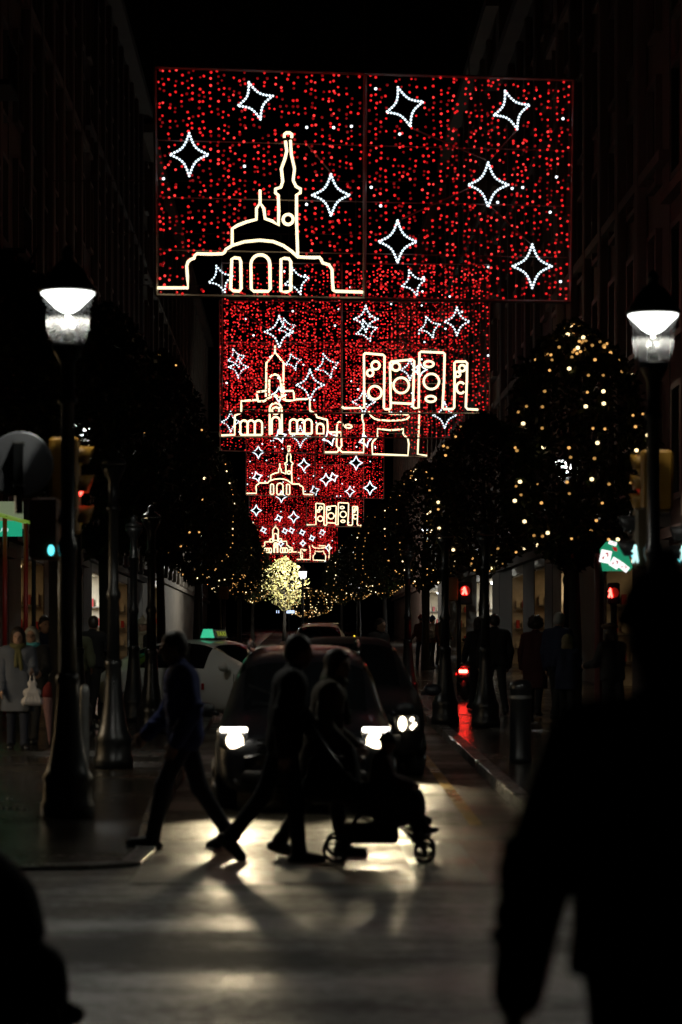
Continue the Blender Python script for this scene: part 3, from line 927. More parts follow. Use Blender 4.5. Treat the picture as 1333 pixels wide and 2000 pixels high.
# neighbouring signal at the frame's edge
tr2 = traffic_light("cyan pedestrian signal cut off beyond the right street lamp", UX(1352, 25.5), 25.5, gz(25.5) + PAV, [
    dict(x0=UX(1326, 25.5), x1=UX(1378, 25.5), z0=UZ(1110, 25.5), z1=UZ(1020, 25.5), m=M['black_plastic'], side=-1, lens=[(.7, None), (.3, M['cyan_signal'])], r=.09, vl=.12, vm=M['black_plastic'])])
walking_figure(tr2, 1334, 1080, .05, .15, 25.5 - .29, M['green_man'])
# distant red pedestrian signal and yellow backs
yd = 58.0
td = traffic_light("distant red pedestrian signal glowing below the golden string lights", UX(897, yd), yd, gz(yd) + PAV, [
    dict(x0=UX(866, yd), x1=UX(895, yd), z0=UZ(1174, yd), z1=UZ(1128, yd), m=M['yellow_case'], side=1, lens=[], y=yd, d=.3),
    dict(x0=UX(897, yd), x1=UX(921, yd), z0=UZ(1181, yd), z1=UZ(1137, yd), m=M['black_plastic'], side=1, lens=[], y=yd - .02, d=.26)])
g = MB(); g.lathe([(0, -.004), (.115, -.003), (.12, .01)], (UX(908, yd), yd - .155, UZ(1154, yd)), 18, axis='y', cap=False); g.build("lens", M['red_signal_soft'], td)
walking_figure(td, 907.5, 1154, .13, .17, yd - .165, M['red_signal'], "standing_figure")
ye = 44.0
te = traffic_light("red pedestrian signal under the green card sign", UX(1199, ye), ye, gz(ye) + PAV, [
    dict(x0=UX(1187, ye), x1=UX(1210, ye), z0=UZ(1180, ye), z1=UZ(1138, ye), m=M['black_plastic'], side=1, lens=[], y=ye, d=.2)])
g = MB(); g.lathe([(0, -.004), (.085, -.003), (.09, .01)], (UX(1198, ye), ye - .105, UZ(1158, ye)), 18, axis='y', cap=False); g.build("lens", M['red_signal_soft'], te)
walking_figure(te, 1192.5, 1158, .08, .16, ye - .115, M['red_signal'], "standing_figure")
yg = 60.0
traffic_light("yellow back of a distant traffic light above the taxi", UX(437, yg), yg, gz(yg), [
    dict(x0=UX(427, yg), x1=UX(447, yg), z0=UZ(1171, yg), z1=UZ(1146, yg), m=M['yellow_case'], side=1, lens=[], y=yg - .05, d=.2)])

# round sign seen from behind, clamped on its own pole
ys = 22.9
sg = thing("road_sign", "round road sign seen from its grey back at the left edge", "road sign", (UX(38, ys), ys, gz(ys) + PAV))
sx, sz = UX(40, ys), UZ(907, ys)
d = MB(); d.lathe([(0, -.012), (.285, -.012), (.297, -.004), (.297, .006), (.285, .012), (0, .012)], (sx, ys, sz), 40, axis='y'); d.build("disc", M['sign_back'], sg)
d = MB(); d.box((sx - .01, ys - .05, sz + .005), (.085, .06, .38)); d.build("channel", M['iron'], sg)
for q in (.19, -.19):
    d = MB(); d.box((sx - .01, ys - .045, sz + q), (.11, .075, .02)); d.build("clamp", M['grey_metal'], sg)
d = MB(); d.tube([(sx - .01, ys + .05, sz - .02), (UX(126, yt), yt + .05, sz - .02)], .028, 8); d.tube([(sx - .01, ys - .02, sz - .18), (sx - .01, ys - .02, sz - .44)], .038, 8); d.build("bracket", M['iron'], sg)

# ------------------------------------------------------------------ trees with string lights
def crown_radius(t):
    return np.interp(t, [0, .05, .14, .27, .55, .78, .92, 1.0], [.14, .34, .72, .98, 1.0, .80, .44, .05])
def crown_mesh(name, H, Rr, n, leaf, m, seed, kind='g'):
    rnd = np.random.RandomState(seed)
    t = rnd.beta(1.1, 1.0, n)
    az = rnd.rand(n) * 2 * np.pi
    lump = 1 + .10 * np.sin(3 * az + 5 * t + seed) + .07 * np.sin(7 * az - 11 * t)
    rr = crown_radius(t) * Rr * lump * (1 - .42 * rnd.rand(n) ** 2.2)
    if kind == 'y': rr = rr * (1 + .55 * np.sin(2 * az + 9 * t) * np.sin(13 * t + 1) + .30 * np.sin(5 * az + 17 * t))
    P = np.stack([rr * np.cos(az), rr * np.sin(az), t * H], 1) + rnd.normal(0, .05, (n, 3))
    A = rnd.normal(0, 1, (n, 3)); A /= np.linalg.norm(A, axis=1)[:, None]
    B = rnd.normal(0, 1, (n, 3)); B -= A * (A * B).sum(1)[:, None]; B /= np.linalg.norm(B, axis=1)[:, None]
    s = leaf * (.6 + .8 * rnd.rand(n))[:, None]
    V = np.concatenate([P - A * s, P + B * s * .45, P + A * s, P - B * s * .45], 1).reshape(-1, 3)
    F = np.arange(4 * n).reshape(-1, 4)
    return mesh_obj(name, V.tolist(), F.tolist(), m)
def tree_trunk(h, r):
    mb = MB()
    rr = random.Random(3)
    mb.tube([(0, 0, -.1), (.02, 0, h * .5), (-.02, .02, h), (0, 0, h + 2.2)], [r * 1.25, r, r * .85, r * .3], 10)
    for k in range(7):
        a = k * 2.4
        z = h + .1 + .28 * k
        mb.tube([(0, 0, z - .2), (.45 * math.cos(a), .45 * math.sin(a), z + .35), (.95 * math.cos(a), .95 * math.sin(a), z + .9)], [r * .45, r * .28, r * .1], 6)
    return mb
TREE = {}
def tree(label, px, y, Rr, ztop_px=None, pxbot=None, kind='g', loc=None, group=None, name="street_tree"):
    x = UX(px, y) if loc is None else loc
    z0 = gz(y) + PAV
    zb = UZ(pxbot, y) - z0; zt = UZ(ztop_px, y) - z0
    root = thing(name, label, "tree", (x, y, z0), random.uniform(0, 6.28), group)
    key = kind
    if key not in TREE:
        c = crown_mesh("crown", 4.5, 1.25, 7000 if kind == 'g' else 2100, .085, M['leaf'] if kind == 'g' else M['leaf_yellow'], 11, kind)
        t = tree_trunk(2.6, .11).build("trunk", M['bark'], None, True)
        TREE[key] = (c, t)
        c.parent = root; t.parent = root
    else:
        c = TREE[key][0].copy(); t = TREE[key][1].copy(); link(c); link(t); c.parent = root; t.parent = root
    c.location = (0, 0, zb); c.scale = (Rr / 1.25, Rr / 1.25, (zt - zb) / 4.5)
    t.scale = (1, 1, max(.5, zb / 2.6))
    return root, x, y, z0 + zb, zt - zb, Rr

def string_lights(tr, label, strands, per, base_n, hot=.25, rb=.035, amin=-1.25, amax=1.25, seed=0, top_n=0, dim=.25):
    "bulbs on cables hung over a crown; azimuth 0 faces the camera"
    root_t, x, y, zb, H, Rr = tr
    rnd = random.Random(seed + int(y * 7))
    root = thing("string_lights", label, "string lights", (x, y, zb), 0, "golden string lights hung in the street trees")
    cab = MB()
    pts = []
    def S(t, a, off=1.03):
        q = crown_radius(t) * Rr * off
        return (x + q * math.sin(a), y - q * math.cos(a), zb + t * H)
    for s in range(strands):
        a = amin + (amax - amin) * (s + rnd.uniform(.1, .9)) / strands
        a0 = a
        line = []
        for k in range(per):
            t = .985 - .93 * (k + rnd.uniform(-.3, .3)) / per
            a += rnd.gauss(0, .04)
            t = min(.99, max(.02, t))
            p = S(t, a)
            line.append(p)
            if rnd.random() < .68: pts.append(p)
        cab.tube(line, .006, 3)
    for k in range(top_n):
        pts.append(S(rnd.uniform(.84, .97), rnd.uniform(-.9, .9), 1.05))
    for k in range(base_n):
        t = rnd.triangular(0, .24, .04); q = crown_radius(t) * Rr * 1.05
        a = rnd.uniform(0, 6.28)
        pts.append((x + q * math.sin(a), y - q * math.cos(a), zb + t * H))
    cab.build("cable", M['cable'], root)
    mb = MB()
    for p in pts:
        u = rnd.random()
        mi = 1 if u < hot else 2 if u > 1 - dim else 0
        mb.ico([p], rb * (1.25 if mi == 1 else rnd.uniform(.8, 1.05)), mi)
    o = mb.build("bulb_string", [M['warm_led'], M['warm_led_hot'], M['warm_led_dim']], root)
    o["kind"] = "stuff"
    return root
G = "clipped street trees lining the road"
right = [
 (1122, 44, 1.22, 632, 1108, "tree strung with large golden bulbs in front of the right building"),
 (945, 60, 1.25, 810, 1118, "dark tree behind the red pedestrian signal"),
 (830, 82, 1.25, 905, 1150, "tree outlined in golden bulbs right of the fifth panel"),
 (752, 110, 1.25, 985, 1165, "tree edged with golden bulbs right of the sixth panel"),
 (701, 140, 1.25, 1040, 1172, "small distant tree right of the farthest panel"),
 (668, 178, 1.3, 1072, 1180, "far small tree right of the glowing street end"),
]
left = [
 (-40, 30, 1.25, 480, 955, "dark tree cut by the left edge behind the lit lamp"),
 (110, 37, 1.1, 540, 990, "dark tree just right of the lit left lamp"),
 (205, 48, 1.25, 600, 1090, "dark unlit tree second along the left pavement"),
 (315, 62, 1.22, 690, 1100, "dark unlit tree above the man in blue"),
 (385, 82, 1.22, 840, 1140, "tree with golden bulbs down its edge left of the fifth panel"),
 (434, 104, 1.2, 935, 1160, "tree with a golden bulb skirt above the taxi"),
 (468, 130, 1.25, 1000, 1168, "distant tree edged with golden bulbs left of the glowing tree"),
 (494, 165, 1.3, 1060, 1178, "far small tree on the left near the street end"),
]
for i, (px, y, r_, a, b, lab) in enumerate(right):
    t = tree(lab, px, y, r_, a, b, group=G)
    if y == 44: string_lights(t, "large golden bulbs hung in strands down the tree beside the right lamp", 8, 13, 3, .20, .030, -1.35, 1.35, 3, 26, .42)
    elif y == 60: string_lights(t, "few golden bulbs at the foot of the dark tree above the red signal", 2, 14, 26, .35, .034, -1.5, -.9, 4)
    elif y == 82: string_lights(t, "golden bulbs outlining the tree right of the fifth panel", 3, 18, 30, .2, .022, -1.55, .3, 5, 10)
    elif y == 110: string_lights(t, "golden bulbs along the left edge of the tree right of the sixth panel", 2, 16, 50, .2, .024, -1.55, -.6, 6, 6)
    else: string_lights(t, "tiny golden bulbs on the distant right tree " + ("before" if y == 140 else "at") + " the street end", 2, 9, 46, .25, .028, -1.5, .2, 7)
for i, (px, y, r_, a, b, lab) in enumerate(left):
    t = tree(lab, px, y, r_, a, b, group=G)
    if y == 62: string_lights(t, "a few loose golden bulbs low in the dark tree above the man in blue", 2, 5, 8, .2, .030, -.6, 1.2, 8)
    elif y == 82: string_lights(t, "golden bulbs down the street side of the tree left of the fifth panel", 1, 22, 24, .2, .022, 1.1, 1.4, 9)
    elif y == 104: string_lights(t, "golden bulb strands and skirt on the tree above the taxi roof", 1, 16, 46, .2, .023, 1.0, 1.5, 10)
    elif y == 130: string_lights(t, "golden bulbs edging the distant tree left of the glowing tree", 2, 10, 46, .25, .026, .9, 1.5, 11)
    elif y == 165: string_lights(t, "tiny golden bulbs on the far left tree at the street end", 2, 8, 50, .25, .030, -.2, 1.5, 12)
ty = tree("glowing yellow tree lit by the distant lamp at the street end", 556, 152.5, 1.0, 1088, 1192, 'y')
t0 = tree("low tree densely wrapped in golden bulbs at the street end", 600, 215, 2.1, 1148, 1206, 'g')
string_lights(t0, "dense golden bulbs wrapping the low tree at the street end", 20, 10, 90, .3, .036, -1.55, 1.55, 13)

# ------------------------------------------------------------------ kiosk on the left pavement, card sign on the right
M['kiosk_green'] = emis("kiosk_green_sign", (.015, .40, .22), .75, True)
M['kiosk_glow'] = emis("kiosk_canopy_glow", (.30, .50, .06), .35, True)
M['letter_white'] = emis("sign_letter", (.75, .95, .95), .9)
M['card_white'] = emis("card_white", (1, .98, .98), 1.2)
M['card_red'] = emis("card_red", (.55, .015, .02), .7)
M['sign_green'] = emis("card_sign_green", (.02, .34, .17), .7, True)
def text_mesh(body, size, m, parent, loc, rot, name="lettering", mirror=False, depth=.004):
    cu = bpy.data.curves.new("lettering", 'FONT'); cu.body = body; cu.size = size; cu.extrude = depth; cu.align_x = 'CENTER'; cu.align_y = 'CENTER'
    tmp = bpy.data.objects.new("tmp_text", cu); link(tmp)
    me = bpy.data.meshes.new_from_object(tmp.evaluated_get(bpy.context.evaluated_depsgraph_get()))
    bpy.data.objects.remove(tmp); 
    me.name = name; me.materials.clear(); me.materials.append(m)
    o = link(bpy.data.objects.new(name, me)); o.parent = parent
    o.location = Vector(loc) - (Vector(parent.location) if parent else Vector()); o.rotation_euler = rot
    if mirror: o.scale = (-1, 1, 1)
    return o
yk = 45.0
ks = thing("kiosk", "market kiosk with red posts and a green lit sign at the left edge", "kiosk", (UX(10, yk), yk, gz(yk) + PAV))
for px in (10, 51):
    b = MB(); b.tube([(UX(px, yk), yk, gz(yk) + PAV), (UX(px, yk), yk, UZ(1008 if px == 10 else 1022, yk))], .042, 10); b.build("post", M['red_metal'], ks, True)
b = MB(); b.box((UX(-8, yk), yk + .1, UZ(1032, yk)), (UX(42, yk) - UX(-58, yk), .10, UZ(1017, yk) - UZ(1047, yk))); b.build("sign_board", M['kiosk_green'], ks)
text_mesh("CA  RE", .105, M['letter_white'], ks, (UX(-1, yk), yk + .045, UZ(1035, yk)), (R(90), 0, 0), mirror=True)
b = MB()
x0, x1 = UX(-60, yk), UX(52, yk)
b.add([(x0, yk - .5, UZ(990, yk)), (x1, yk - .5, UZ(1022, yk)), (x1, yk + 2.2, UZ(1022, yk) + .1), (x0, yk + 2.2, UZ(990, yk) + .1),
       (x0, yk - .5, UZ(994, yk)), (x1, yk - .5, UZ(1025, yk)), (x1, yk + 2.2, UZ(1025, yk) + .1), (x0, yk + 2.2, UZ(994, yk) + .1)],
      [(0, 1, 2, 3), (7, 6, 5, 4), (0, 4, 5, 1), (1, 5, 6, 2), (2, 6, 7, 3), (3, 7, 4, 0)])
b.build("roof", M['kiosk_glow'], ks)
b = MB(); b.box((UX(-20, yk), yk + 2.0, UZ(995, yk)), (UX(22, yk) - UX(-62, yk), .12, .5)); b.build("wall_glow", emis("kiosk_wall_glow", (.55, .62, .42), .22, True), ks)  # emissive panel stands in for the lit wall above the kiosk
b = MB(); b.box((UX(-10, yk), yk + 1.5, gz(yk) + PAV + .5), (1.0, .6, 1.0), bev=.03); b.build("counter", M['frame'], ks)
b = MB(); b.box((UX(68, yk), yk + .4, UZ(1027, yk)), (.03, .3, .42)); b.build("side_sign", M['kiosk_green'], ks)
b = MB(); b.tube([(UX(62, yk), yk + .4, gz(yk) + PAV), (UX(62, yk), yk + .4, UZ(1000, yk))], .04, 8); b.build("mast", M['iron'], ks)

yc = 40.0
cs = thing("card_sign", "green lit sign with white and red playing cards left of the walking figure", "sign", (UX(1172, yc), yc, gz(yc) + PAV))
b = MB(); b.tube([(UX(1172, yc), yc + .1, gz(yc) + PAV), (UX(1172, yc), yc + .1, UZ(1080, yc))], .075, 10); b.build("post", mat("dark_red_column", (.10, .012, .01), .5), cs)
sil = [(1174, 1072), (1186, 1058), (1205, 1056), (1228, 1085), (1236, 1108), (1230, 1115), (1178, 1115), (1175, 1100)]
b = MB(); b.prism([(UX(a, yc), UZ(c, yc)) for a, c in sil], yc, yc + .12); b.build("sign_board", M['sign_green'], cs)
cards = [((1183, 1087), .17, .20, -12), ((1202, 1100), .15, .15, -32), ((1219, 1108), .16, .10, -38), ((1197, 1061), .13, .06, -18)]
for (px, py), w, h, an in cards:
    ca, sa = math.cos(R(an)), math.sin(R(an))
    f = lambda a, c, s=1: (UX(px, yc) + (a * w * ca - c * h * sa) * .5 * s, UZ(py, yc) + (a * w * sa + c * h * ca) * .5 * s)
    b = MB(); b.prism([f(-1, -.9), (f(-.9, -1)), f(.9, -1), f(1, -.9), f(1, .9), f(.9, 1), f(-.9, 1), f(-1, .9)], yc - .012, yc - .002); q = b.build("card", M['card_white'], cs)
    r_ = MB(); r_.prism([f(-.1, .6), f(.35, .65), f(.5, .1), f(.3, .0), f(.2, .42), f(-.1, .35)], yc - .018, yc - .0125); r_.prism([f(-.6, -.3), f(-.2, .1), f(-.3, -.6)], yc - .018, yc - .0125)
    r_.build("card_mark", M['card_red'], q, world=False).data.transform(Matrix.Translation(-Vector(cs.location)))
b = MB(); b.prism([(UX(a, yc), UZ(c, yc)) for a, c in [(1196, 1068), (1205, 1069), (1206, 1077), (1200, 1076)]], yc - .012, yc - .002); b.build("card_mark", M['card_red'], cs)
# distant blue-white sign
yb = 175.0
bs = thing("shop_sign", "tiny blue white lit sign at the far end of the street", "sign", (UX(565, yb), yb, UZ(1196, yb)))
mb = emis("blue_white_sign", (.6, .75, 1.0), 1.2)
b = MB(); b.box((UX(565, yb), yb, UZ(1195, yb)), (.75, .08, .2)); b.build("lit_board", mb, bs)
for px in (541, 545): 
    b = MB(); b.box((UX(px, yb), yb, UZ(1195, yb)), (.05, .05, .18)); b.build("lit_letter", mb, bs)
b = MB(); b.tube([(UX(565, yb), yb + .1, gz(yb)), (UX(565, yb), yb + .1, UZ(1192, yb))], .05, 6); b.build("post", M['iron'], bs)
# studs set in the left pavement
for k, (px, py) in enumerate([(19, 1565), (8, 1580), (20, 1581), (34, 1581), (48, 1582)]):
    y = 5000 * (CAMH - .155) / (py - CY)
    s = MB(); s.lathe([(.028, 0), (.026, .008), (.012, .013), (0, .014)], (UX(px, y), y, kerbz(y, -1) - .004), 12)
    tag(s.build("pavement_stud", M['rim'], None, True), (["small round metal stud standing apart from the line of four in the pavement", "small metal stud at the left end of the line of four", "second metal stud from the left in the line of four", "third metal stud from the left in the line of four", "small metal stud at the right end of the line of four"][k]), "stud", "metal studs in the left pavement")
# ------------------------------------------------------------------ vehicles
def car_shell(st, mats, glass_front, glass_side, glass_rear, lvl=2):
    """st: stations front to back (x, zbot, wb, wm, zbelt, wbelt, ztop, wtop); faces get body / glass materials and are split afterwards"""
    V, F, MI = [], [], []
    def ring_(s):
        x, zb, wb, wm, zt, wt, zr, wr = s
        zm = zb + (zt - zb) * .45
        half = [(wb * .6, zb), (wb, zb + .02), (wm, zm), (wm * .995, zt - .08), (wt, zt), ((wt + wr) / 2 + .01, (zt + zr) / 2), (wr, zr - .05 * min(1, (zr - zt) / .3)), (wr * .55, zr)]
        return [(x, a, b) for a, b in half] + [(x, -a, b) for a, b in reversed(half)]
    for s in st: V += ring_(s)
    n = 16
    for i in range(len(st) - 1):
        for k in range(n):
            k2 = (k + 1) % n
            F.append((i * n + k, i * n + k2, (i + 1) * n + k2, (i + 1) * n + k))
            mi = 0
            if i in glass_side and k in (4, 5, 9, 10): mi = 2
            if i in glass_front and k in (6, 7, 8): mi = 1
            if i in glass_rear and k in (6, 7, 8): mi = 3
            MI.append(mi)
    F.append(tuple(range(n))); MI.append(0)
    F.append(tuple((len(st) - 1) * n + k for k in reversed(range(n)))); MI.append(0)
    F = [tuple(reversed(f)) for f in F]
    o = mesh_obj("tmp_shell", V, F, mats[0])
    for m in mats[1:]: o.data.materials.append(m)
    o.data.polygons.foreach_set("material_index", MI)
    md = o.modifiers.new("s", 'SUBSURF'); md.levels = lvl; md.render_levels = lvl
    dg = bpy.context.evaluated_depsgraph_get()
    me = bpy.data.meshes.new_from_object(o.evaluated_get(dg))
    out = {}
    vs = [tuple(v.co) for v in me.vertices]
    for mi in range(4):
        fs = [tuple(p.vertices) for p in me.polygons if p.material_index == mi]
        if not fs: continue
        groups = [fs]
        if mi == 2: groups = [[f for f in fs if vs[f[0]][1] > 0], [f for f in fs if vs[f[0]][1] <= 0]]
        for g in groups:
            used = sorted({i for f in g for i in f}); mp = {a: b for b, a in enumerate(used)}
            out.setdefault(mi, []).append(([vs[i] for i in used], [tuple(mp[i] for i in f) for f in g]))
    bpy.data.objects.remove(o)
    return out

M['car_black'] = mat("dark_car_paint", (.012, .013, .016), 0.30, .0, var=.1, coat=.5, bump=.35, bscale=70)
M['car_black_dull'] = mat("dull_black_car_paint", (.012, .012, .013), .5, .0, var=.1, spec=.2)
M['car_white'] = mat("white_car_paint", (.72, .72, .68), .3, .0, var=.05, coat=.8)
M['car_glass'] = mat("car_glass", (.006, .007, .008), .07, spec=.3)
M['car_trim'] = mat("car_trim", (.012, .012, .012), .45)
M['chrome'] = mat("chrome_trim", (.5, .5, .5), .15, 1.0)
M['plate'] = mat("number_plate", (.6, .6, .58), .5)
M['head_core'] = emis("headlight_lens", (1.0, .85, .58), 8.0, True)
M['head_bar'] = emis("headlight_bar", (1.0, .93, .82), 6.0, True)
M['head_case'] = mat("headlight_reflector", (.35, .35, .36), .25, .6)
M['head_small'] = emis("small_lamp_lens", (1.0, .85, .62), 5.0, False)
M['amber'] = mat("amber_indicator", (.5, .18, .02), .3)
M['tail_red'] = mat("red_tail_lens", (.35, .01, .01), .25)

def wheel(root, x, y, r, w=.2):
    s = 1 if y > 0 else -1
    t = MB(); t.lathe([(r * .62, -w / 2), (r * .93, -w / 2), (r, -w / 2 + .03), (r, w / 2 - .03), (r * .93, w / 2), (r * .62, w / 2)], (x, y - s * w / 2 + s * .015, r), 24, axis='y', cap=False)
    wo = t.build("wheel", M['rubber'], root, True, world=False)
    m = MB(); yy = y + s * .005
    m.lathe([(r * .64, -.02), (r * .62, .01), (r * .2, .03), (0, .03)] if s > 0 else [(r * .64, .02), (r * .62, -.01), (r * .2, -.03), (0, -.03)], (x, yy, r), 20, axis='y', cap=False)
    for k in range(5):
        a = k * 1.2566
        m.tube([(x + .08 * r * math.cos(a), yy + s * .02, r + .08 * r * math.sin(a)), (x + .62 * r * math.cos(a), yy + s * .012, r + .62 * r * math.sin(a))], .035, 5)
    m.build("rim", M['rim'], wo, True, world=False)

def car(name, label, cat, loc, rz, st, paint, gf, gs, gr, wheels, r, W, extras, group=None):
    root = thing(name, label, cat, loc, rz, group)
    sh = car_shell(st, [paint, M['car_glass'], M['car_glass'], M['car_glass']], gf, gs, gr)
    nm = {0: "body", 1: "windscreen", 2: "side_window", 3: "rear_window"}
    for mi, lst in sh.items():
        for V, F in lst: mesh_obj(nm[mi], V, F, paint if mi == 0 else M['car_glass'], root, True)
    for x in wheels:
        for s in (1, -1):
            wheel(root, x, s * W, r)
            a = MB(); a.tube([(x + (r + .045) * math.cos(t), s * (W - .02), r + (r + .045) * math.sin(t)) for t in np.linspace(-.1, math.pi + .1, 14)], .04, 5)
            a.build("wheel_arch", M['car_trim'], root, True, world=False)
    extras(root)
    return root

def mirror(root, x, y, z, paint):
    s = 1 if y > 0 else -1
    m = MB(); m.ell((x, y + s * .11, z), (.075, .11, .075), 0, 14, 8); m.tube([(x + .02, y - s * .03, z - .05), (x, y + s * .06, z - .03)], .025, 6)
    m.build("mirror", paint, root, True, world=False)

def headlight(root, x, y, z, w, h, s, spot, core_dy=0.0, style='bar', aim=-27.0, toe=0.0):
    "x: front face (local -x is forward)"
    c = MB(); c.box((x + .05, y, z), (.14, w, h), bev=.03)
    o = c.build("headlight", M['head_case'], root, True, world=False)
    if style == 'bar':
        b = MB(); b.box((x - .025, y - s * .01, z + h * .36), (.03, w * .9, h * .22), bev=.01); b.build("light_bar", M['head_bar'], o, True, world=False)
        l = MB(); l.lathe([(0, -.03), (.055, -.026), (.082, -.005)], (x - .025, y - s * .02 + core_dy, z - h * .14), 18, axis='x', cap=False); l.build("lens", M['head_core'], o, True, world=False)
        q = MB(); q.box((x - .024, y - s * (.02 + .07), z - h * .36), (.02, .09, .035), bev=.008); q.build("lower_lamp", M['head_bar'], o, True, world=False)
    else:
        l = MB(); l.ell((x - .03, y - s * .05 + core_dy, z), (.02, .05, .085), 0, 14, 8); l.build("lens", M['head_core'], o, True, world=False)
        for dy, dz in ((.06, .05), (.06, -.045), (.09, -.01)):
            l = MB(); l.ell((x - .03, y + s * dy, z + dz), (.015, .026, .028), 0, 10, 6); l.build("lower_lamp", M['head_small'], o, True, world=False)
    if spot:
        L = bpy.data.lights.new("headlight_beam", 'SPOT'); L.energy = spot; L.spot_size = R(62); L.spot_blend = 1.0; L.shadow_soft_size = .09; L.color = (1, .82, .50)
        lo = link(bpy.data.objects.new("headlight_beam", L)); lo.parent = root; lo.location = (x - .09, y, z - h * .14)
        lo.rotation_euler = Vector((-math.cos(R(aim)), math.sin(R(toe)), math.sin(R(aim)))).to_track_quat('-Z', 'Y').to_euler()

# local +x runs from the nose to the tail; rz = 90 deg turns the nose to the camera
VAN = [(0.02, .30, .55, .62, .62, .60, .66, .42), (.05, .24, .70, .80, .74, .76, .80, .52), (.18, .20, .80, .88, .84, .84, .92, .60), (.55, .20, .86, .92, .93, .87, 1.04, .66), (1.0, .20, .87, .925, .98, .88, 1.14, .68),
       (1.25, .20, .87, .925, 1.0, .885, 1.34, .68), (1.85, .20, .87, .93, 1.02, .89, 1.735, .66), (2.1, .20, .87, .93, 1.02, .89, 1.81, .655), (3.0, .20, .87, .93, 1.02, .89, 1.91, .64), (4.0, .22, .87, .93, 1.02, .88, 1.86, .62), (4.3, .28, .85, .9, 1.0, .86, 1.5, .66), (4.4, .35, .7, .8, .9, .8, 1.05, .6)]
VAN = [(a, b * .85, c * .94, d * .94, e * .85, f * .94, g * .85, h * .94) for a, b, c, d, e, f, g, h in VAN]
yv = 24.2
def van_extras(root):
    headlight(root, .10, .685, .72, .29, .21, 1, HEAD_W, toe=-2)
    headlight(root, .10, -.685, .72, .29, .21, -1, HEAD_W, toe=2)
    g = MB()
    for k in range(4): g.box((.0, 0, .55 + k * .05), (.05, .9, .022))
    g.build("grille", M['car_trim'], root, False, world=False)
    b = MB(); b.box((.03, 0, .35), (.1, 1.2, .14), bev=.03); b.build("bumper_intake", M['car_trim'], root, True, world=False)
    b = MB(); b.box((-.03, 0, .43), (.02, .52, .11)); b.build("number_plate", M['plate'], root, False, world=False)
    for s in (1, -1):
        mirror(root, 1.35, s * .89, .96, M['car_black'])
        f = MB(); f.lathe([(0, -.02), (.05, -.012), (.06, .0)], (.06, s * .62, .32), 12, axis='x', cap=False); f.build("fog_lamp", M['head_case'], root, True, world=False)
        w = MB(); w.tube([(1.02, s * .1, 1.02), (1.25, s * .45 + .1, 1.2)], .01, 5); w.build("wiper", M['car_trim'], root, False, world=False)
        rr = MB(); rr.tube([(2.0, s * .55, 1.50), (2.1, s * .57, 1.56), (3.0, s * .57, 1.645), (3.6, s * .56, 1.62), (3.8, s * .54, 1.58)], .018, 6); rr.build("roof_rail", M['chrome'], root, True, world=False)
van = car("van", "dark people carrier with both headlights lit, waiting at the crossing", "car", (UX(596, yv), yv, gz(yv)), R(90), VAN, M['car_black'], (4, 5), (6, 7, 8), (9, 10), (.85, 3.55), .31, .85, van_extras)

SED = [(0.02, .32, .5, .60, .58, .58, .62, .4), (.06, .24, .68, .80, .68, .76, .74, .52), (.22, .20, .78, .87, .76, .83, .83, .6), (.7, .19, .83, .90, .84, .85, .93, .66), (1.15, .19, .84, .905, .90, .85, 1.0, .66),
       (1.35, .19, .84, .905, .92, .85, 1.10, .64), (2.05, .19, .84, .905, .94, .85, 1.42, .58), (2.3, .19, .84, .905, .94, .85, 1.47, .575), (3.0, .19, .84, .905, .94, .84, 1.47, .57), (3.6, .2, .84, .90, .95, .83, 1.36, .57), (4.1, .24, .82, .88, .95, .80, 1.08, .6), (4.3, .34, .7, .78, .85, .72, .92, .5)]
y2 = 29.2
def dark_extras(root):
    headlight(root, .02, .66, .64, .3, .2, 1, HEAD2_W, style='small')
    headlight(root, .02, -.66, .64, .3, .2, -1, HEAD2_W, style='small')
    for s in (1, -1): mirror(root, 1.42, s * .92, 1.0, M['car_black'])
    b = MB(); b.box((.02, 0, .42), (.06, 1.2, .2), bev=.02); b.build("grille", M['car_trim'], root, True, world=False)
    b = MB(); b.box((-.03, 0, .5), (.02, .52, .11)); b.build("number_plate", M['plate'], root, False, world=False)
SED_TALL = [(a, b, c, d, e + .04, f, g + (.18 if g > 1.05 else .05), h) for a, b, c, d, e, f, g, h in SED]
car("dark_car", "dark car with one headlight showing behind the people carrier", "car", (UX(682, y2), y2, gz(y2)), R(90), SED_TALL, M['car_black_dull'], (4, 5), (6, 7, 8), (9, 10), (.8, 3.4), .31, .87, dark_extras)

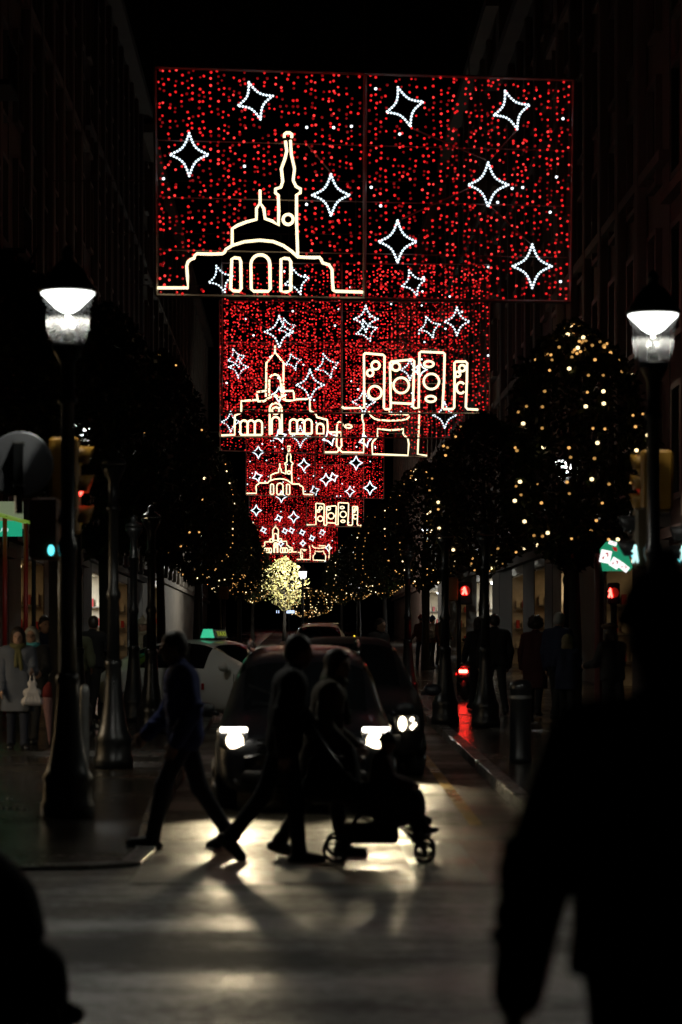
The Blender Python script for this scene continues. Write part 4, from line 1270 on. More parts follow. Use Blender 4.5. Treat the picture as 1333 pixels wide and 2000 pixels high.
# white taxi crossing behind
yx = 43.0
def taxi_extras(root):
    for s in (1, -1):
        mirror(root, 1.45, s * .90, .99, M['car_white'])
        for xx in (2.0, 3.05):
            h = MB(); h.box((xx + .35, s * .905, .80), (.16, .025, .03), bev=.008); h.build("door_handle", M['car_white'], root, True, world=False)
        d = MB(); d.tube([(1.32, s * .893, .88), (1.30, s * .91, .5), (1.36, s * .88, .26)], .006, 4); d.build("door_seam", M['car_trim'], root, False, world=False)
        d = MB(); d.tube([(2.36, s * .87, .93), (2.36, s * .913, .6), (2.36, s * .885, .26)], .006, 4); d.build("door_seam", M['car_trim'], root, False, world=False)
        p = MB(); p.box((2.36, s * .772, 1.17), (.10, .03, .46)); p.build("door_pillar", M['car_trim'], root, False, world=False)
        c = MB(); c.box((1.95, s * .908, .66), (.05, .012, .11)); c.build("door_crest", M['tail_red'], root, False, world=False)
        headlight(root, .14, s * .62, .70, .3, .14, s, 0, style='none') if False else None
        k = MB(); k.box((.14, s * .62, .72), (.16, .3, .12), bev=.03); k.build("headlight", M['head_case'], root, True, world=False)
    sgn = MB(); sgn.add([(2.25, -.26, 1.485), (2.45, -.26, 1.485), (2.45, .26, 1.485), (2.25, .26, 1.485), (2.29, -.23, 1.63), (2.41, -.23, 1.63), (2.41, .23, 1.63), (2.29, .23, 1.63)],
                        [(3, 2, 1, 0), (4, 5, 6, 7), (0, 1, 5, 4), (1, 2, 6, 5), (2, 3, 7, 6), (3, 0, 4, 7)])
    so = sgn.build("roof_sign", mat("taxi_sign_case", (.03, .05, .02), .4), root, False, world=False)
    g = MB(); g.add([(2.245, .16, 1.488), (2.455, .16, 1.488), (2.455, .28, 1.488), (2.245, .28, 1.488), (2.285, .165, 1.64), (2.415, .165, 1.64), (2.415, .25, 1.64), (2.285, .25, 1.64)],
                        [(3, 2, 1, 0), (4, 5, 6, 7), (0, 1, 5, 4), (1, 2, 6, 5), (2, 3, 7, 6), (3, 0, 4, 7)])
    g.build("green_lamp", emis("taxi_green_lamp", (.06, .75, .40), .65, True), so, False, world=False)
    t = text_mesh("TAXI", .12, emis("taxi_lettering", (.55, .65, .05), .35), so, (0, 0, 0), (0, 0, 0))
    t.matrix_parent_inverse = Matrix()
    # lettering faces forward (local -x)
    t.matrix_local = Matrix.Translation((2.262, -.07, 1.555)) @ Matrix.Rotation(R(14), 4, 'Y') @ Matrix(((0, 0, -1, 0), (-1, 0, 0, 0), (0, 1, 0, 0), (0, 0, 0, 1)))
SEDP = [(a, b, c, d, e, f, g, h) for a, b, c, d, e, f, g, h in SED]
TAXI_A = 146.0
ta = R(TAXI_A)
# place the car so that its front door mirror stands where the photo shows it
mx, my = UX(437, yx), yx
lx, ly = 1.45, 1.0
tax = (mx - (lx * math.cos(ta) - ly * math.sin(ta)), my - (lx * math.sin(ta) + ly * math.cos(ta)))
car("taxi", "white taxi with a small green light on its roof, crossing behind the van", "taxi", (tax[0], tax[1], gz(yx)), ta, SEDP, M['car_white'], (4, 5), (6, 7, 8), (9, 10), (.8, 3.4), .31, .87, taxi_extras)

# far white car further up the street
y4 = 71.0
def white_extras(root):
    for s in (1, -1):
        mirror(root, 1.45, s * .92, 1.05, M['car_white'])
        k = MB(); k.box((.14, s * .62, .78), (.16, .3, .14), bev=.03); k.build("headlight", M['head_case'], root, True, world=False)
    rr = MB(); rr.tube([(2.05, -.56, 1.63), (2.02, 0, 1.655), (2.05, .56, 1.63)], .012, 5); rr.build("roof_trim", M['chrome'], root, True, world=False)
    k = MB(); k.box((1.5, -.98, 1.17), (.06, .05, .24), bev=.01); k.build("turn_signal", emis("yellow_turn_signal", (1, .75, .05), 1.6), root, True, world=False)
car("white_car", "distant white car with a dark windscreen behind the van roof", "car", (UX(626, y4), y4, gz(y4)), R(90), SED_TALL, M['car_white'], (4, 5), (6, 7, 8), (9, 10), (.8, 3.4), .31, .87, white_extras)

# scooter parked among the columns
ysc = 52.0
sc_ = thing("scooter", "parked dark scooter with a red panel catching light on the right pavement", "scooter", (UX(910, ysc), ysc, gz(ysc) + PAV), R(70))
for x in (0, 1.25):
    w = MB(); w.lathe([(.13, -.05), (.22, -.05), (.24, 0), (.22, .05), (.13, .05)], (x, 0, .24), 18, axis='y', cap=False); w.lathe([(0, -.03), (.14, -.03), (.14, .03), (0, .03)], (x, 0, .24), 12, axis='y'); w.build("wheel", M['rubber'], sc_, True, world=False)
b = MB(); b.tube([(1.25, 0, .25), (1.1, 0, .75), (.95, 0, 1.0)], .045, 8); b.tube([(.95, -.3, 1.02), (.95, 0, 1.0), (.95, .3, 1.02)], .02, 6); b.build("fork", M['iron'], sc_, True, world=False)
b = MB(); b.box((.98, 0, .62), (.10, .36, .55), bev=.04); b.build("leg_shield", M['car_black'], sc_, True, world=False)
b = MB(); b.box((.65, 0, .30), (.55, .30, .08), bev=.02); b.box((.15, 0, .48), (.62, .32, .34), bev=.08); b.build("body", M['car_black'], sc_, True, world=False)
b = MB(); b.ell((.18, 0, .72), (.40, .15, .08)); b.build("seat", M['black_plastic'], sc_, True, world=False)
b = MB(); b.tube([(-.18, .17, .52), (.1, .185, .60), (.38, .18, .66)], .025, 6); b.build("side_panel", M['tail_red'], sc_, True, world=False)
b = MB(); b.box((-.18, 0, .60), (.05, .18, .07), bev=.015); b.build("tail_light", emis("lit_tail_lamp", (1, .03, .02), 45.0, True), sc_, True, world=False)
for s in (1, -1):
    b = MB(); b.tube([(.95, s * .24, 1.03), (.98, s * .3, 1.2)], .008, 5); b.ell((.98, s * .31, 1.24), (.02, .06, .04), 0, 10, 6); b.build("mirror", M['chrome'], sc_, True, world=False)
# ------------------------------------------------------------------ people: one smooth surface grown over a posed skeleton
class Field:
    def __init__(s): s.P = []; s.C = []
    def cap(s, a, b, ra, rb=None, k=.03): s.P.append(('c', np.array(a, float), np.array(b, float), ra, ra if rb is None else rb, k)); return s
    def ell(s, c, r, k=.03, ax=None): s.P.append(('e', np.array(c, float), np.array(r, float), ax, 0, k)); return s
    def cut(s, n, p): s.C.append((np.array(n, float), np.array(p, float))); return s
    def mesh(s, h):
        lo = np.array([9e9] * 3); hi = -lo
        bb = []
        for p in s.P:
            if p[0] == 'c':
                m = max(p[3], p[4]); a = np.minimum(p[1], p[2]) - m; b = np.maximum(p[1], p[2]) + m
            else:
                m = max(p[2]); a = p[1] - m; b = p[1] + m
            bb.append((a, b)); lo = np.minimum(lo, a); hi = np.maximum(hi, b)
        lo -= 3 * h; hi += 3 * h
        N = np.ceil((hi - lo) / h).astype(int) + 1
        G = np.full(N, .5, np.float32)
        for p, (a, b) in zip(s.P, bb):
            mar = p[5] + 3 * h
            i0 = np.maximum(0, np.floor((a - mar - lo) / h).astype(int)); i1 = np.minimum(N, np.ceil((b + mar - lo) / h).astype(int) + 1)
            ax = [lo[d] + h * np.arange(i0[d], i1[d]) for d in range(3)]
            X, Y, Z = np.meshgrid(*ax, indexing='ij')
            if p[0] == 'c':
                d = p[2] - p[1]; L2 = max(1e-9, float(d @ d))
                px, py, pz = X - p[1][0], Y - p[1][1], Z - p[1][2]
                t = np.clip((px * d[0] + py * d[1] + pz * d[2]) / L2, 0, 1)
                D = np.sqrt((px - t * d[0]) ** 2 + (py - t * d[1]) ** 2 + (pz - t * d[2]) ** 2) - (p[3] + (p[4] - p[3]) * t)
            else:
                px, py, pz = X - p[1][0], Y - p[1][1], Z - p[1][2]
                if p[3] is not None:
                    A = p[3]
                    px, py, pz = px * A[0][0] + py * A[0][1] + pz * A[0][2], px * A[1][0] + py * A[1][1] + pz * A[1][2], px * A[2][0] + py * A[2][1] + pz * A[2][2]
                r = p[2]
                k0 = np.sqrt((px / r[0]) ** 2 + (py / r[1]) ** 2 + (pz / r[2]) ** 2) + 1e-9
                k1 = np.sqrt((px / r[0] ** 2) ** 2 + (py / r[1] ** 2) ** 2 + (pz / r[2] ** 2) ** 2) + 1e-9
                D = k0 * (k0 - 1) / k1
            sl = tuple(slice(i0[d], i1[d]) for d in range(3))
            g = G[sl]; k = p[5]
            q = np.clip(.5 + .5 * (g - D) / k, 0, 1)
            G[sl] = g * (1 - q) + D * q - k * q * (1 - q)
        if s.C:
            ax = [lo[d] + h * np.arange(N[d]) for d in range(3)]
            for n, p in s.C:
                D = ((ax[0] - p[0]) * n[0])[:, None, None] + ((ax[1] - p[1]) * n[1])[None, :, None] + ((ax[2] - p[2]) * n[2])[None, None, :]
                G = np.maximum(G, D.astype(np.float32))
        return nets(G, lo, h)

def nets(G, lo, h):
    S = G < 0
    c = [S[i:S.shape[0] - 1 + i, j:S.shape[1] - 1 + j, k:S.shape[2] - 1 + k] for i in (0, 1) for j in (0, 1) for k in (0, 1)]
    any_ = c[0].copy(); all_ = c[0].copy()
    for x in c[1:]: any_ |= x; all_ &= x
    A = np.argwhere(any_ & ~all_)
    idx = np.full(any_.shape, -1, np.int32); idx[tuple(A.T)] = np.arange(len(A))
    off = [(i, j, k) for i in (0, 1) for j in (0, 1) for k in (0, 1)]
    val = np.stack([G[A[:, 0] + i, A[:, 1] + j, A[:, 2] + k] for i, j, k in off], 1)
    acc = np.zeros((len(A), 3)); cnt = np.zeros(len(A))
    for a in range(8):
        for b in range(a + 1, 8):
            if sum(abs(off[a][d] - off[b][d]) for d in range(3)) != 1: continue
            va, vb = val[:, a], val[:, b]; m = (va < 0) != (vb < 0)
            t = np.where(m, va / np.where(va == vb, 1, va - vb), 0)
            p = np.array(off[a])[None] + (np.array(off[b]) - np.array(off[a]))[None] * t[:, None]
            acc[m] += p[m]; cnt[m] += 1
    V = lo + h * (A + acc / cnt[:, None])
    Q = []
    for d in range(3):
        u, w = (d + 1) % 3, (d + 2) % 3
        sa = [slice(None)] * 3; sb = [slice(None)] * 3
        sa[d] = slice(0, -1); sb[d] = slice(1, None)
        E = S[tuple(sa)] != S[tuple(sb)]
        I = np.argwhere(E)
        I = I[(I[:, u] > 0) & (I[:, w] > 0) & (I[:, u] < idx.shape[u]) & (I[:, w] < idx.shape[w]) & (I[:, d] < idx.shape[d])]
        eu = np.zeros(3, int); eu[u] = 1; ew = np.zeros(3, int); ew[w] = 1
        q = np.stack([idx[tuple((I - eu - ew).T)], idx[tuple((I - ew).T)], idx[tuple(I.T)], idx[tuple((I - eu).T)]], 1)
        flip = ~S[tuple(I.T)]
        q[flip] = q[flip][:, ::-1]
        Q.append(q[(q >= 0).all(1)])
    return V, np.concatenate(Q)

def fmesh(name, F, h, m, parent):
    V, Q = F.mesh(h)
    me = bpy.data.meshes.new(name)
    me.vertices.add(len(V)); me.vertices.foreach_set("co", V.astype(np.float32).ravel())
    me.loops.add(4 * len(Q)); me.loops.foreach_set("vertex_index", Q.astype(np.int32).ravel())
    me.polygons.add(len(Q)); me.polygons.foreach_set("loop_start", np.arange(0, 4 * len(Q), 4, dtype=np.int32)); me.polygons.foreach_set("loop_total", np.full(len(Q), 4, np.int32))
    me.polygons.foreach_set("use_smooth", np.ones(len(Q), bool))
    me.materials.append(m); me.update(calc_edges=True); me.validate()
    o = link(bpy.data.objects.new(name, me)); o.parent = parent
    return o

SKIN = mat("skin", (.45, .27, .19), .55, var=.1)
def cloth(n, c, r=.85): return mat(n, c, r, var=.2, scale=9, bump=.25, bscale=18)
def rot(v, lean):  # lean forward (towards +x)
    return np.array((v[0] * math.cos(lean) + v[2] * math.sin(lean), v[1], -v[0] * math.sin(lean) + v[2] * math.cos(lean)))

def person(label, x, y, z, face, H=1.75, legs=((6, 4, 0), (-6, 4, 0)), arms=((5, 8, 12), (-5, 8, 12)), lean=2, head=(0, 0), coat=None, trousers=None, shoes=None,
           hair=None, hairstyle='short', hem=.08, skirt=.0, scarf=None, hat=None, glasses=False, vox=.014, bulk=1.0, stance=.09, pelvis=None, foot_lift=0.0, group=None, hood=False, tuck=False, name="person"):
    """legs: (left, right) as (hip, knee, foot pitch) in degrees; arms: (swing, spread, elbow). local +x is where the figure faces"""
    k = H / 1.75
    lean = R(lean)
    root = thing(name, label, "child" if H < 1.2 else "person", (x, y, z), face, group)
    TH, SHN, AN = .445, .43, .075
    J = []
    low = 0
    for (a, b, p) in legs:
        a, b = R(a), R(b)
        d = TH * math.cos(a) + SHN * math.cos(a - b) + AN
        low = max(low, d)
    hz = low if pelvis is None else pelvis / k
    pel = np.array((0, 0, hz))
    legj = []
    for i, (a, b, p) in enumerate(legs):
        s = 1 if i == 0 else -1
        a, b, p = R(a), R(b), R(p)
        hip = pel + np.array((0, s * stance, -.01))
        kn = hip + TH * np.array((math.sin(a), 0, -math.cos(a)))
        an = kn + SHN * np.array((math.sin(a - b), 0, -math.cos(a - b)))
        toe = an + np.array((.165 * math.cos(p) - .045 * math.sin(p), s * .025, -.165 * math.sin(p) - .045 * math.cos(p)))
        heel = an + np.array((-.05 * math.cos(p) - .045 * math.sin(p), 0, .05 * math.sin(p) - .045 * math.cos(p)))
        legj.append((hip, kn, an, toe, heel))
    T = lambda v: pel + rot(np.array(v, float), lean)
    sh = [T((0, .185, .45)), T((0, -.185, .45))]
    armj = []
    for i, (a, c, e) in enumerate(arms):
        s = 1 if i == 0 else -1
        a, c, e = R(a), R(c), R(e)
        el = sh[i] + .29 * np.array((math.sin(a) * math.cos(c), s * math.sin(c), -math.cos(a) * math.cos(c)))
        f = np.array((math.sin(a + e), s * math.sin(c) * .4 - s * .12 * math.sin(e), -math.cos(a + e))); f /= np.linalg.norm(f)
        wr = el + .255 * f
        armj.append((sh[i], el, wr, f))
    hy, hp = R(head[0]), R(head[1])
    neck0, neck1 = T((0, 0, .47)), T((.02, 0, .58))
    HC = neck1 + np.array((.03, 0, .085))
    def HP(v):  # head-space point
        vx, vy, vz = v
        vx, vz = vx * math.cos(hp) + vz * math.sin(hp), -vx * math.sin(hp) + vz * math.cos(hp)
        return HC + np.array((vx * math.cos(hy) - vy * math.sin(hy), vx * math.sin(hy) + vy * math.cos(hy), vz))
    fine = vox < .011
    # --- body
    B = Field()
    for s in (1, -1):
        B.cap(T((0, s * .075, .02)), T((0, s * .065, .2)), .105, .095, .05); B.cap(T((0, s * .065, .2)), T((.0, s * .085, .40)), .095, .10, .05)
    B.cap(T((0, .15, .44)), T((0, -.15, .44)), .06, .06, .06)
    B.cap(neck0, neck1, .058, .052, .03)
    B.ell(HP((0, 0, .015)), (.098, .078, .112), .03); B.ell(HP((.025, 0, -.065)), (.066, .056, .058), .03)
    if vox < .02:
        B.cap(HP((.095, 0, .012)), HP((.112, 0, -.022)), .010, .015, .014)          # nose
        B.cap(HP((.083, .022, -.062)), HP((.083, -.022, -.062)), .008, .008, .008)   # lips
        for s in (1, -1):
            B.ell(HP((-.005, s * .08, -.008)), (.018, .010, .030), .008)              # ears
            B.cap(HP((.088, s * .012, .038)), HP((.078, s * .045, .036)), .010, .009, .012)  # brows
    for (s0, el, wr, f) in armj:
        B.cap(s0, el, .052, .042, .03); B.cap(el, wr, .043, .028, .02)
    for i, (s0, el, wr, f) in enumerate(armj):
        s = 1 if i == 0 else -1
        fw = np.cross(np.array((0, 1.0, 0)), f); fw = -fw if fw[0] < 0 or (abs(fw[0]) < .05 and fw[2] > 0) else fw; fw /= np.linalg.norm(fw)
        med = np.array((0, -s, 0.0))
        pc = wr + f * .05
        B.cap(wr, wr + f * .085 + fw * .018, .024, .023, .012); B.cap(wr, wr + f * .085 - fw * .018, .024, .023, .012)
        for q, (o_, l1) in enumerate(((.034, .062), (.012, .072), (-.011, .067), (-.033, .052))):
            a0 = wr + f * .092 + fw * o_; a1 = a0 + f * l1 * .55 + med * .008; a2 = a1 + f * l1 * .5 + med * .024
            rr = .0092 if fine else .0105
            B.cap(a0 - f * .01, a1, rr, rr * .95, .006); B.cap(a1, a2, rr * .95, rr * .8, .004)
        t0 = wr + f * .035 + fw * .026; t1 = t0 + f * .035 + fw * .03 + med * .012; t2 = t1 + f * .032 + fw * .006 + med * .012
        B.cap(t0, t1, .0125, .011, .008); B.cap(t1, t2, .011, .009, .005)
    for (hip, kn, an, toe, heel) in legj:
        B.cap(hip, kn, .082, .056, .04); B.cap(kn, kn + (an - kn) * .35, .055, .055, .03); B.cap(kn + (an - kn) * .35, an, .055, .037, .03)
        B.cap(an, toe, .036, .028, .02); B.cap(an, heel, .036, .03, .02)
    def sc(F):
        for i, p in enumerate(F.P):
            if p[0] == 'c': F.P[i] = ('c', p[1] * k, p[2] * k, p[3] * k, p[4] * k, p[5] * k)
            else: F.P[i] = ('e', p[1] * k, p[2] * k, p[3], p[4], p[5] * k)
        F.C = [(n, p * k) for n, p in F.C]
        return F
    fmesh("body", sc(B), vox, SKIN, root)
    g = .022 * bulk
    # --- coat
    if coat:
        C = Field()
        for s in (1, -1):
            C.cap(T((0, s * .08, -.02)), T((0, s * .07, .2)), .112 + g, .104 + g, .05); C.cap(T((0, s * .07, .2)), T((0, s * .09, .40)), .104 + g, .108 + g, .05)
        C.cap(T((0, .155, .445)), T((0, -.155, .445)), .062 + g, .062 + g, .06)
        C.cap(T((-.005, 0, .44)), T((.015, 0, .53)), .075, .066 + g * .3, .03)
        for (s0, el, wr, f) in armj:
            W = Field(); W.cap(s0, el, .056 + g, .048 + g, .03); W.cap(el, wr + f * .01, .048 + g, .036 + g * .8, .03)
            for q in range(5):
                pq = el + (wr - el) * (q / 5 - .25) ; W.ell(pq + np.array((.012 * math.sin(q * 2.1), .01 * math.cos(q * 1.7), 0)), (.050 + g * .9, .050 + g * .9, .020), .02)
            fmesh("sleeve", sc(W), vox, coat, root)
            C.cap(s0, s0 + (el - s0) * .25, .056 + g, .054 + g, .03)
        if skirt > 0:
            for i, (hip, kn, an, toe, heel) in enumerate(legj):
                d = (kn - hip) * .9 + np.array((0, 0, -TH)) * .1
                C.cap(hip + np.array((0, 0, .05)), hip + d * min(1.4, skirt / TH), .105 + g, .12 + g, .10)
            C.cap(pel, pel + np.array((0, 0, -skirt * .9)) + .45 * ((legj[0][1] + legj[1][1]) / 2 - pel) * np.array((1, 0, 0)), .13, .13, .08)
            C.cut((0, 0, -1), pel + np.array((0, 0, -skirt)))
        else:
            C.cut((0, 0, -1), pel + np.array((0, 0, -hem)))
        # folds at elbow and waist
        rr_ = random.Random(int(abs(x) * 1000))
        for q in range(7):
            zq = .02 + .055 * q
            a = rr_.uniform(-1, 1)
            C.cap(T((.10 + g * .8, -.08 + a * .05, zq)), T((.105 + g * .8, .09 + a * .05, zq + rr_.uniform(-.03, .03))), .014, .010, .02)
        if hood:
            C.ell(HP((-.03, 0, .0)), (.125, .115, .15), .03); C.cut((.9, 0, 0), (9, 0, 0))
        co = fmesh("coat", sc(C), vox, coat, root)
    # --- trousers
    if trousers:
        P = Field()
        for i, (hip, kn, an, toe, heel) in enumerate(legj):
            P.cap(hip, kn, .092, .068, .05); P.cap(kn, an + (kn - an) * .04, .068, .056, .03)
            P.cap(kn + (an - kn) * .93, kn + (an - kn) * .97, .060, .060, .02)
            P.cap(T((0, (1 if i == 0 else -1) * .07, .0)), T((0, (1 if i == 0 else -1) * .065, .10)), .112, .10, .05)
        fmesh("trousers", sc(P), vox, trousers, root)
    # --- shoes
    for i, (hip, kn, an, toe, heel) in enumerate(legj):
        S = Field()
        S.cap(an, heel, .044, .042, .03); S.cap(heel + (toe - heel) * .25 , toe, .043, .037, .03); S.cap(an, toe, .042, .034, .03)
        fmesh("shoe", sc(S), vox, shoes or M['black_plastic'], root)
    # --- head details
    hm = hair or cloth("dark_hair", (.02, .015, .012), .6)
    Hh = Field()
    if hairstyle == 'short':
        Hh.ell(HP((-.012, 0, .045)), (.104, .088, .10), .02); Hh.ell(HP((-.045, 0, .0)), (.072, .084, .09), .02)
        Hh.cut(tuple(HP((1, 0, -1.15)) - HC), HP((.055, 0, .035)))
    elif hairstyle == 'bob':
        Hh.ell(HP((-.015, 0, .04)), (.112, .100, .11), .03)
        for s in (1, -1): Hh.cap(HP((-.01, s * .075, .02)), HP((-.02, s * .082, -.10)), .036, .04, .03)
        Hh.cap(HP((-.075, .04, 0)), HP((-.075, -.04, -.09)), .05, .05, .04)
        Hh.cut(tuple(HP((1, 0, -.25)) - HC), HP((.062, 0, .03)))
    elif hairstyle == 'curly':
        rr_ = random.Random(5)
        Hh.ell(HP((-.03, 0, .03)), (.125, .125, .125), .02)
        for q in range(26):
            a = rr_.uniform(.9, 5.4); e = rr_.uniform(-.6, 1.2)
            Hh.ell(HP((-.03 + .125 * math.cos(a) * math.cos(e), .12 * math.sin(a) * math.cos(e), .03 + .12 * math.sin(e))), (.034, .034, .034), .012)
        Hh.cut(tuple(HP((1, 0, -.3)) - HC), HP((.06, 0, .03)))
    elif hairstyle == 'bald': Hh = None
    if Hh: fmesh("hair", sc(Hh), vox, hm, root)
    if hat:
        style, hmat = hat
        Ht = Field()
        if style == 'beanie':
            Ht.ell(HP((-.01, 0, .065)), (.112, .096, .10), .02)
            for q in range(8):
                a = q * .785; b = a + .785
                Ht.cap(HP((-.008 + .103 * math.cos(a), .087 * math.sin(a), .045)), HP((-.008 + .103 * math.cos(b), .087 * math.sin(b), .045)), .022, .022, .015)
            Ht.ell(HP((-.02, 0, .175)), (.03, .03, .03), .02)
            Ht.cut((0, 0, -1), HP((0, 0, .025)))
        elif style == 'beret':
            Ht.ell(HP((-.02, .01, .10)), (.145, .135, .055), .03); Ht.ell(HP((0, 0, .07)), (.105, .09, .05), .03)
            Ht.cap(HP((-.02, .01, .15)), HP((-.02, .01, .175)), .006, .005, .01)
        elif style == 'hood':
            Ht.ell(HP((-.02, 0, .02)), (.13, .115, .145), .03); Ht.cap(HP((-.06, .06, -.1)), HP((-.06, -.06, -.1)), .06, .06, .04)
            for q in range(14):
                a = q * .449; b = a + .449
                Ht.cap(HP((.062, .085 * math.cos(a), -.01 + .115 * math.sin(a))), HP((.062, .085 * math.cos(b), -.01 + .115 * math.sin(b))), .026, .026, .015)
            Ht.cut(tuple(HP((1, 0, 0)) - HC), HP((.085, 0, 0)))
        fmesh("hood" if style == 'hood' else "hat", sc(Ht), vox, hmat, root)
    if scarf:
        S = Field()
        for q in range(12):
            a = q * .5236; b = a + .5236
            c0 = neck0 * .35 + neck1 * .65
            f_ = lambda t: c0 + np.array((.078 * math.cos(t) + .012, .082 * math.sin(t), -.012 * math.cos(t)))
            S.cap(f_(a), f_(b), .036, .036, .02)
        S.cap(T((.10, .02, .47)), T((.145 + g, .045, .22)), .034, .03, .02); S.cap(T((.10, -.02, .47)), T((.145 + g, -.03, .26)), .032, .03, .02)
        fmesh("scarf", sc(S), vox, scarf, root)
    if vox < .02:
        for s in (1, -1):
            e = MB(); e.ell(tuple(HP((.084, s * .031, .012)) * k), (.011 * k, .013 * k, .008 * k), 0, 10, 6); e.build("eye", M['eye'], root, True, world=False)
    if glasses:
        gl = MB()
        for s in (1, -1):
            gl.tube([tuple(HP((.106, s * .033 + .025 * math.cos(t), .010 + .02 * math.sin(t))) * k) for t in np.linspace(0, 5.76, 12)], .0028, 5, closed=True)
            gl.tube([tuple(HP((.104, s * .058, .014)) * k), tuple(HP((.0, s * .084, .012)) * k)], .0028, 5)
        gl.tube([tuple(HP((.108, .01, .012)) * k), tuple(HP((.108, -.01, .012)) * k)], .0028, 5)
        gl.build("spectacles", M['iron'], root, True, world=False)
    root_info = dict(arm=[tuple(a[2] * k) for a in armj], hand=[tuple((a[2] + a[3] * .1) * k) for a in armj], pel=tuple(pel * k), k=k, T=lambda v: T(v) * k)
    return root, root_info
M['eye'] = mat("eye", (.02, .015, .012), .2)
C_black = cloth("black_coat", (.012, .012, .013)); C_navy = cloth("navy_jacket", (.012, .018, .05)); C_blue = cloth("blue_jacket", (.025, .045, .20)); C_jeans = cloth("dark_jeans", (.02, .024, .04))
C_dark = cloth("dark_trousers", (.012, .012, .013)); C_grey = cloth("blue_grey_coat", (.12, .135, .17)); C_beige = cloth("dull_beige_coat", (.13, .11, .08)); C_teal = cloth("teal_scarf", (.12, .50, .55))
C_olive = cloth("olive_scarf", (.14, .13, .05)); C_red = cloth("dark_red_coat", (.05, .006, .007)); C_brown = cloth("brown_fur", (.09, .055, .03)); C_orange = cloth("rust_jacket", (.10, .03, .018)); C_cream = cloth("cream_knit", (.42, .36, .26))
H_dark = cloth("dark_brown_hair", (.03, .02, .013), .55); H_grey = cloth("light_grey_hair", (.42, .40, .34), .6); H_white = cloth("white_hair", (.35, .34, .33), .6)
C_yellow = cloth("mustard_bag", (.25, .18, .04)); C_pink = cloth("pink_cloth", (.30, .16, .15)); C_redcap = cloth("red_knit_hat", (.25, .02, .02)); C_bluecap = cloth("blue_knit_hat", (.03, .05, .20)); C_green = cloth("dull_green_coat", (.09, .10, .055))
FC = R(-90)   # towards the camera
BK = R(90)    # away from it
RT = 0.0
LT = math.pi

# figure close to the camera, back turned, dark from head to foot
yf = 5.55
fx = UX(1312, yf)
person("large dark figure seen from behind close to the camera", fx, yf, 0, BK + R(4), 1.80, ((4, 3, 0), (-5, 6, 0)), ((1, 20, 10), (-2, 12, 12)), 2, (0, 0), C_black, C_dark, M['black_plastic'], cloth("black_hair", (.01, .009, .008), .6), 'short', .04, 0, vox=.008, bulk=1.2, hat=('beanie', C_black))

# crossing pedestrians
yb_ = 20.6
person("man in a blue jacket striding off the crossing towards the lamp", UX(362, yb_), yb_ , .03, LT + R(8), 1.78, ((24, 12, -8), (-16, 16, 24)), ((-12, 8, 38), (14, 8, 30)), 4, (0, 4), C_blue, C_jeans, M['black_plastic'], H_dark, 'short', .14, 0, vox=.009, bulk=1.35)
ym = 19.5
person("dark haired man in black striding over the crossing in front of the van", UX(556, ym), ym, 0, RT + R(4), 1.74, ((-20, 18, 42), (9, 4, 0)), ((18, 8, 22), (-16, 8, 18)), 6, (10, 4), C_black, C_dark, M['black_plastic'], H_dark, 'short', .14, 0, vox=.009, bulk=1.3)
yw = 19.9
wom, wi = person("woman in a dull beige coat pushing the stroller over the crossing", UX(630, yw), yw, 0, RT + R(-4), 1.64, ((14, 6, -4), (-17, 14, 18)), ((-6, 7, 58), (-8, 7, 54)), 8, (-30, 5), C_beige, C_dark, M['black_plastic'], H_dark, 'bob', .0, .46, vox=.009, bulk=1.5, scarf=C_green)

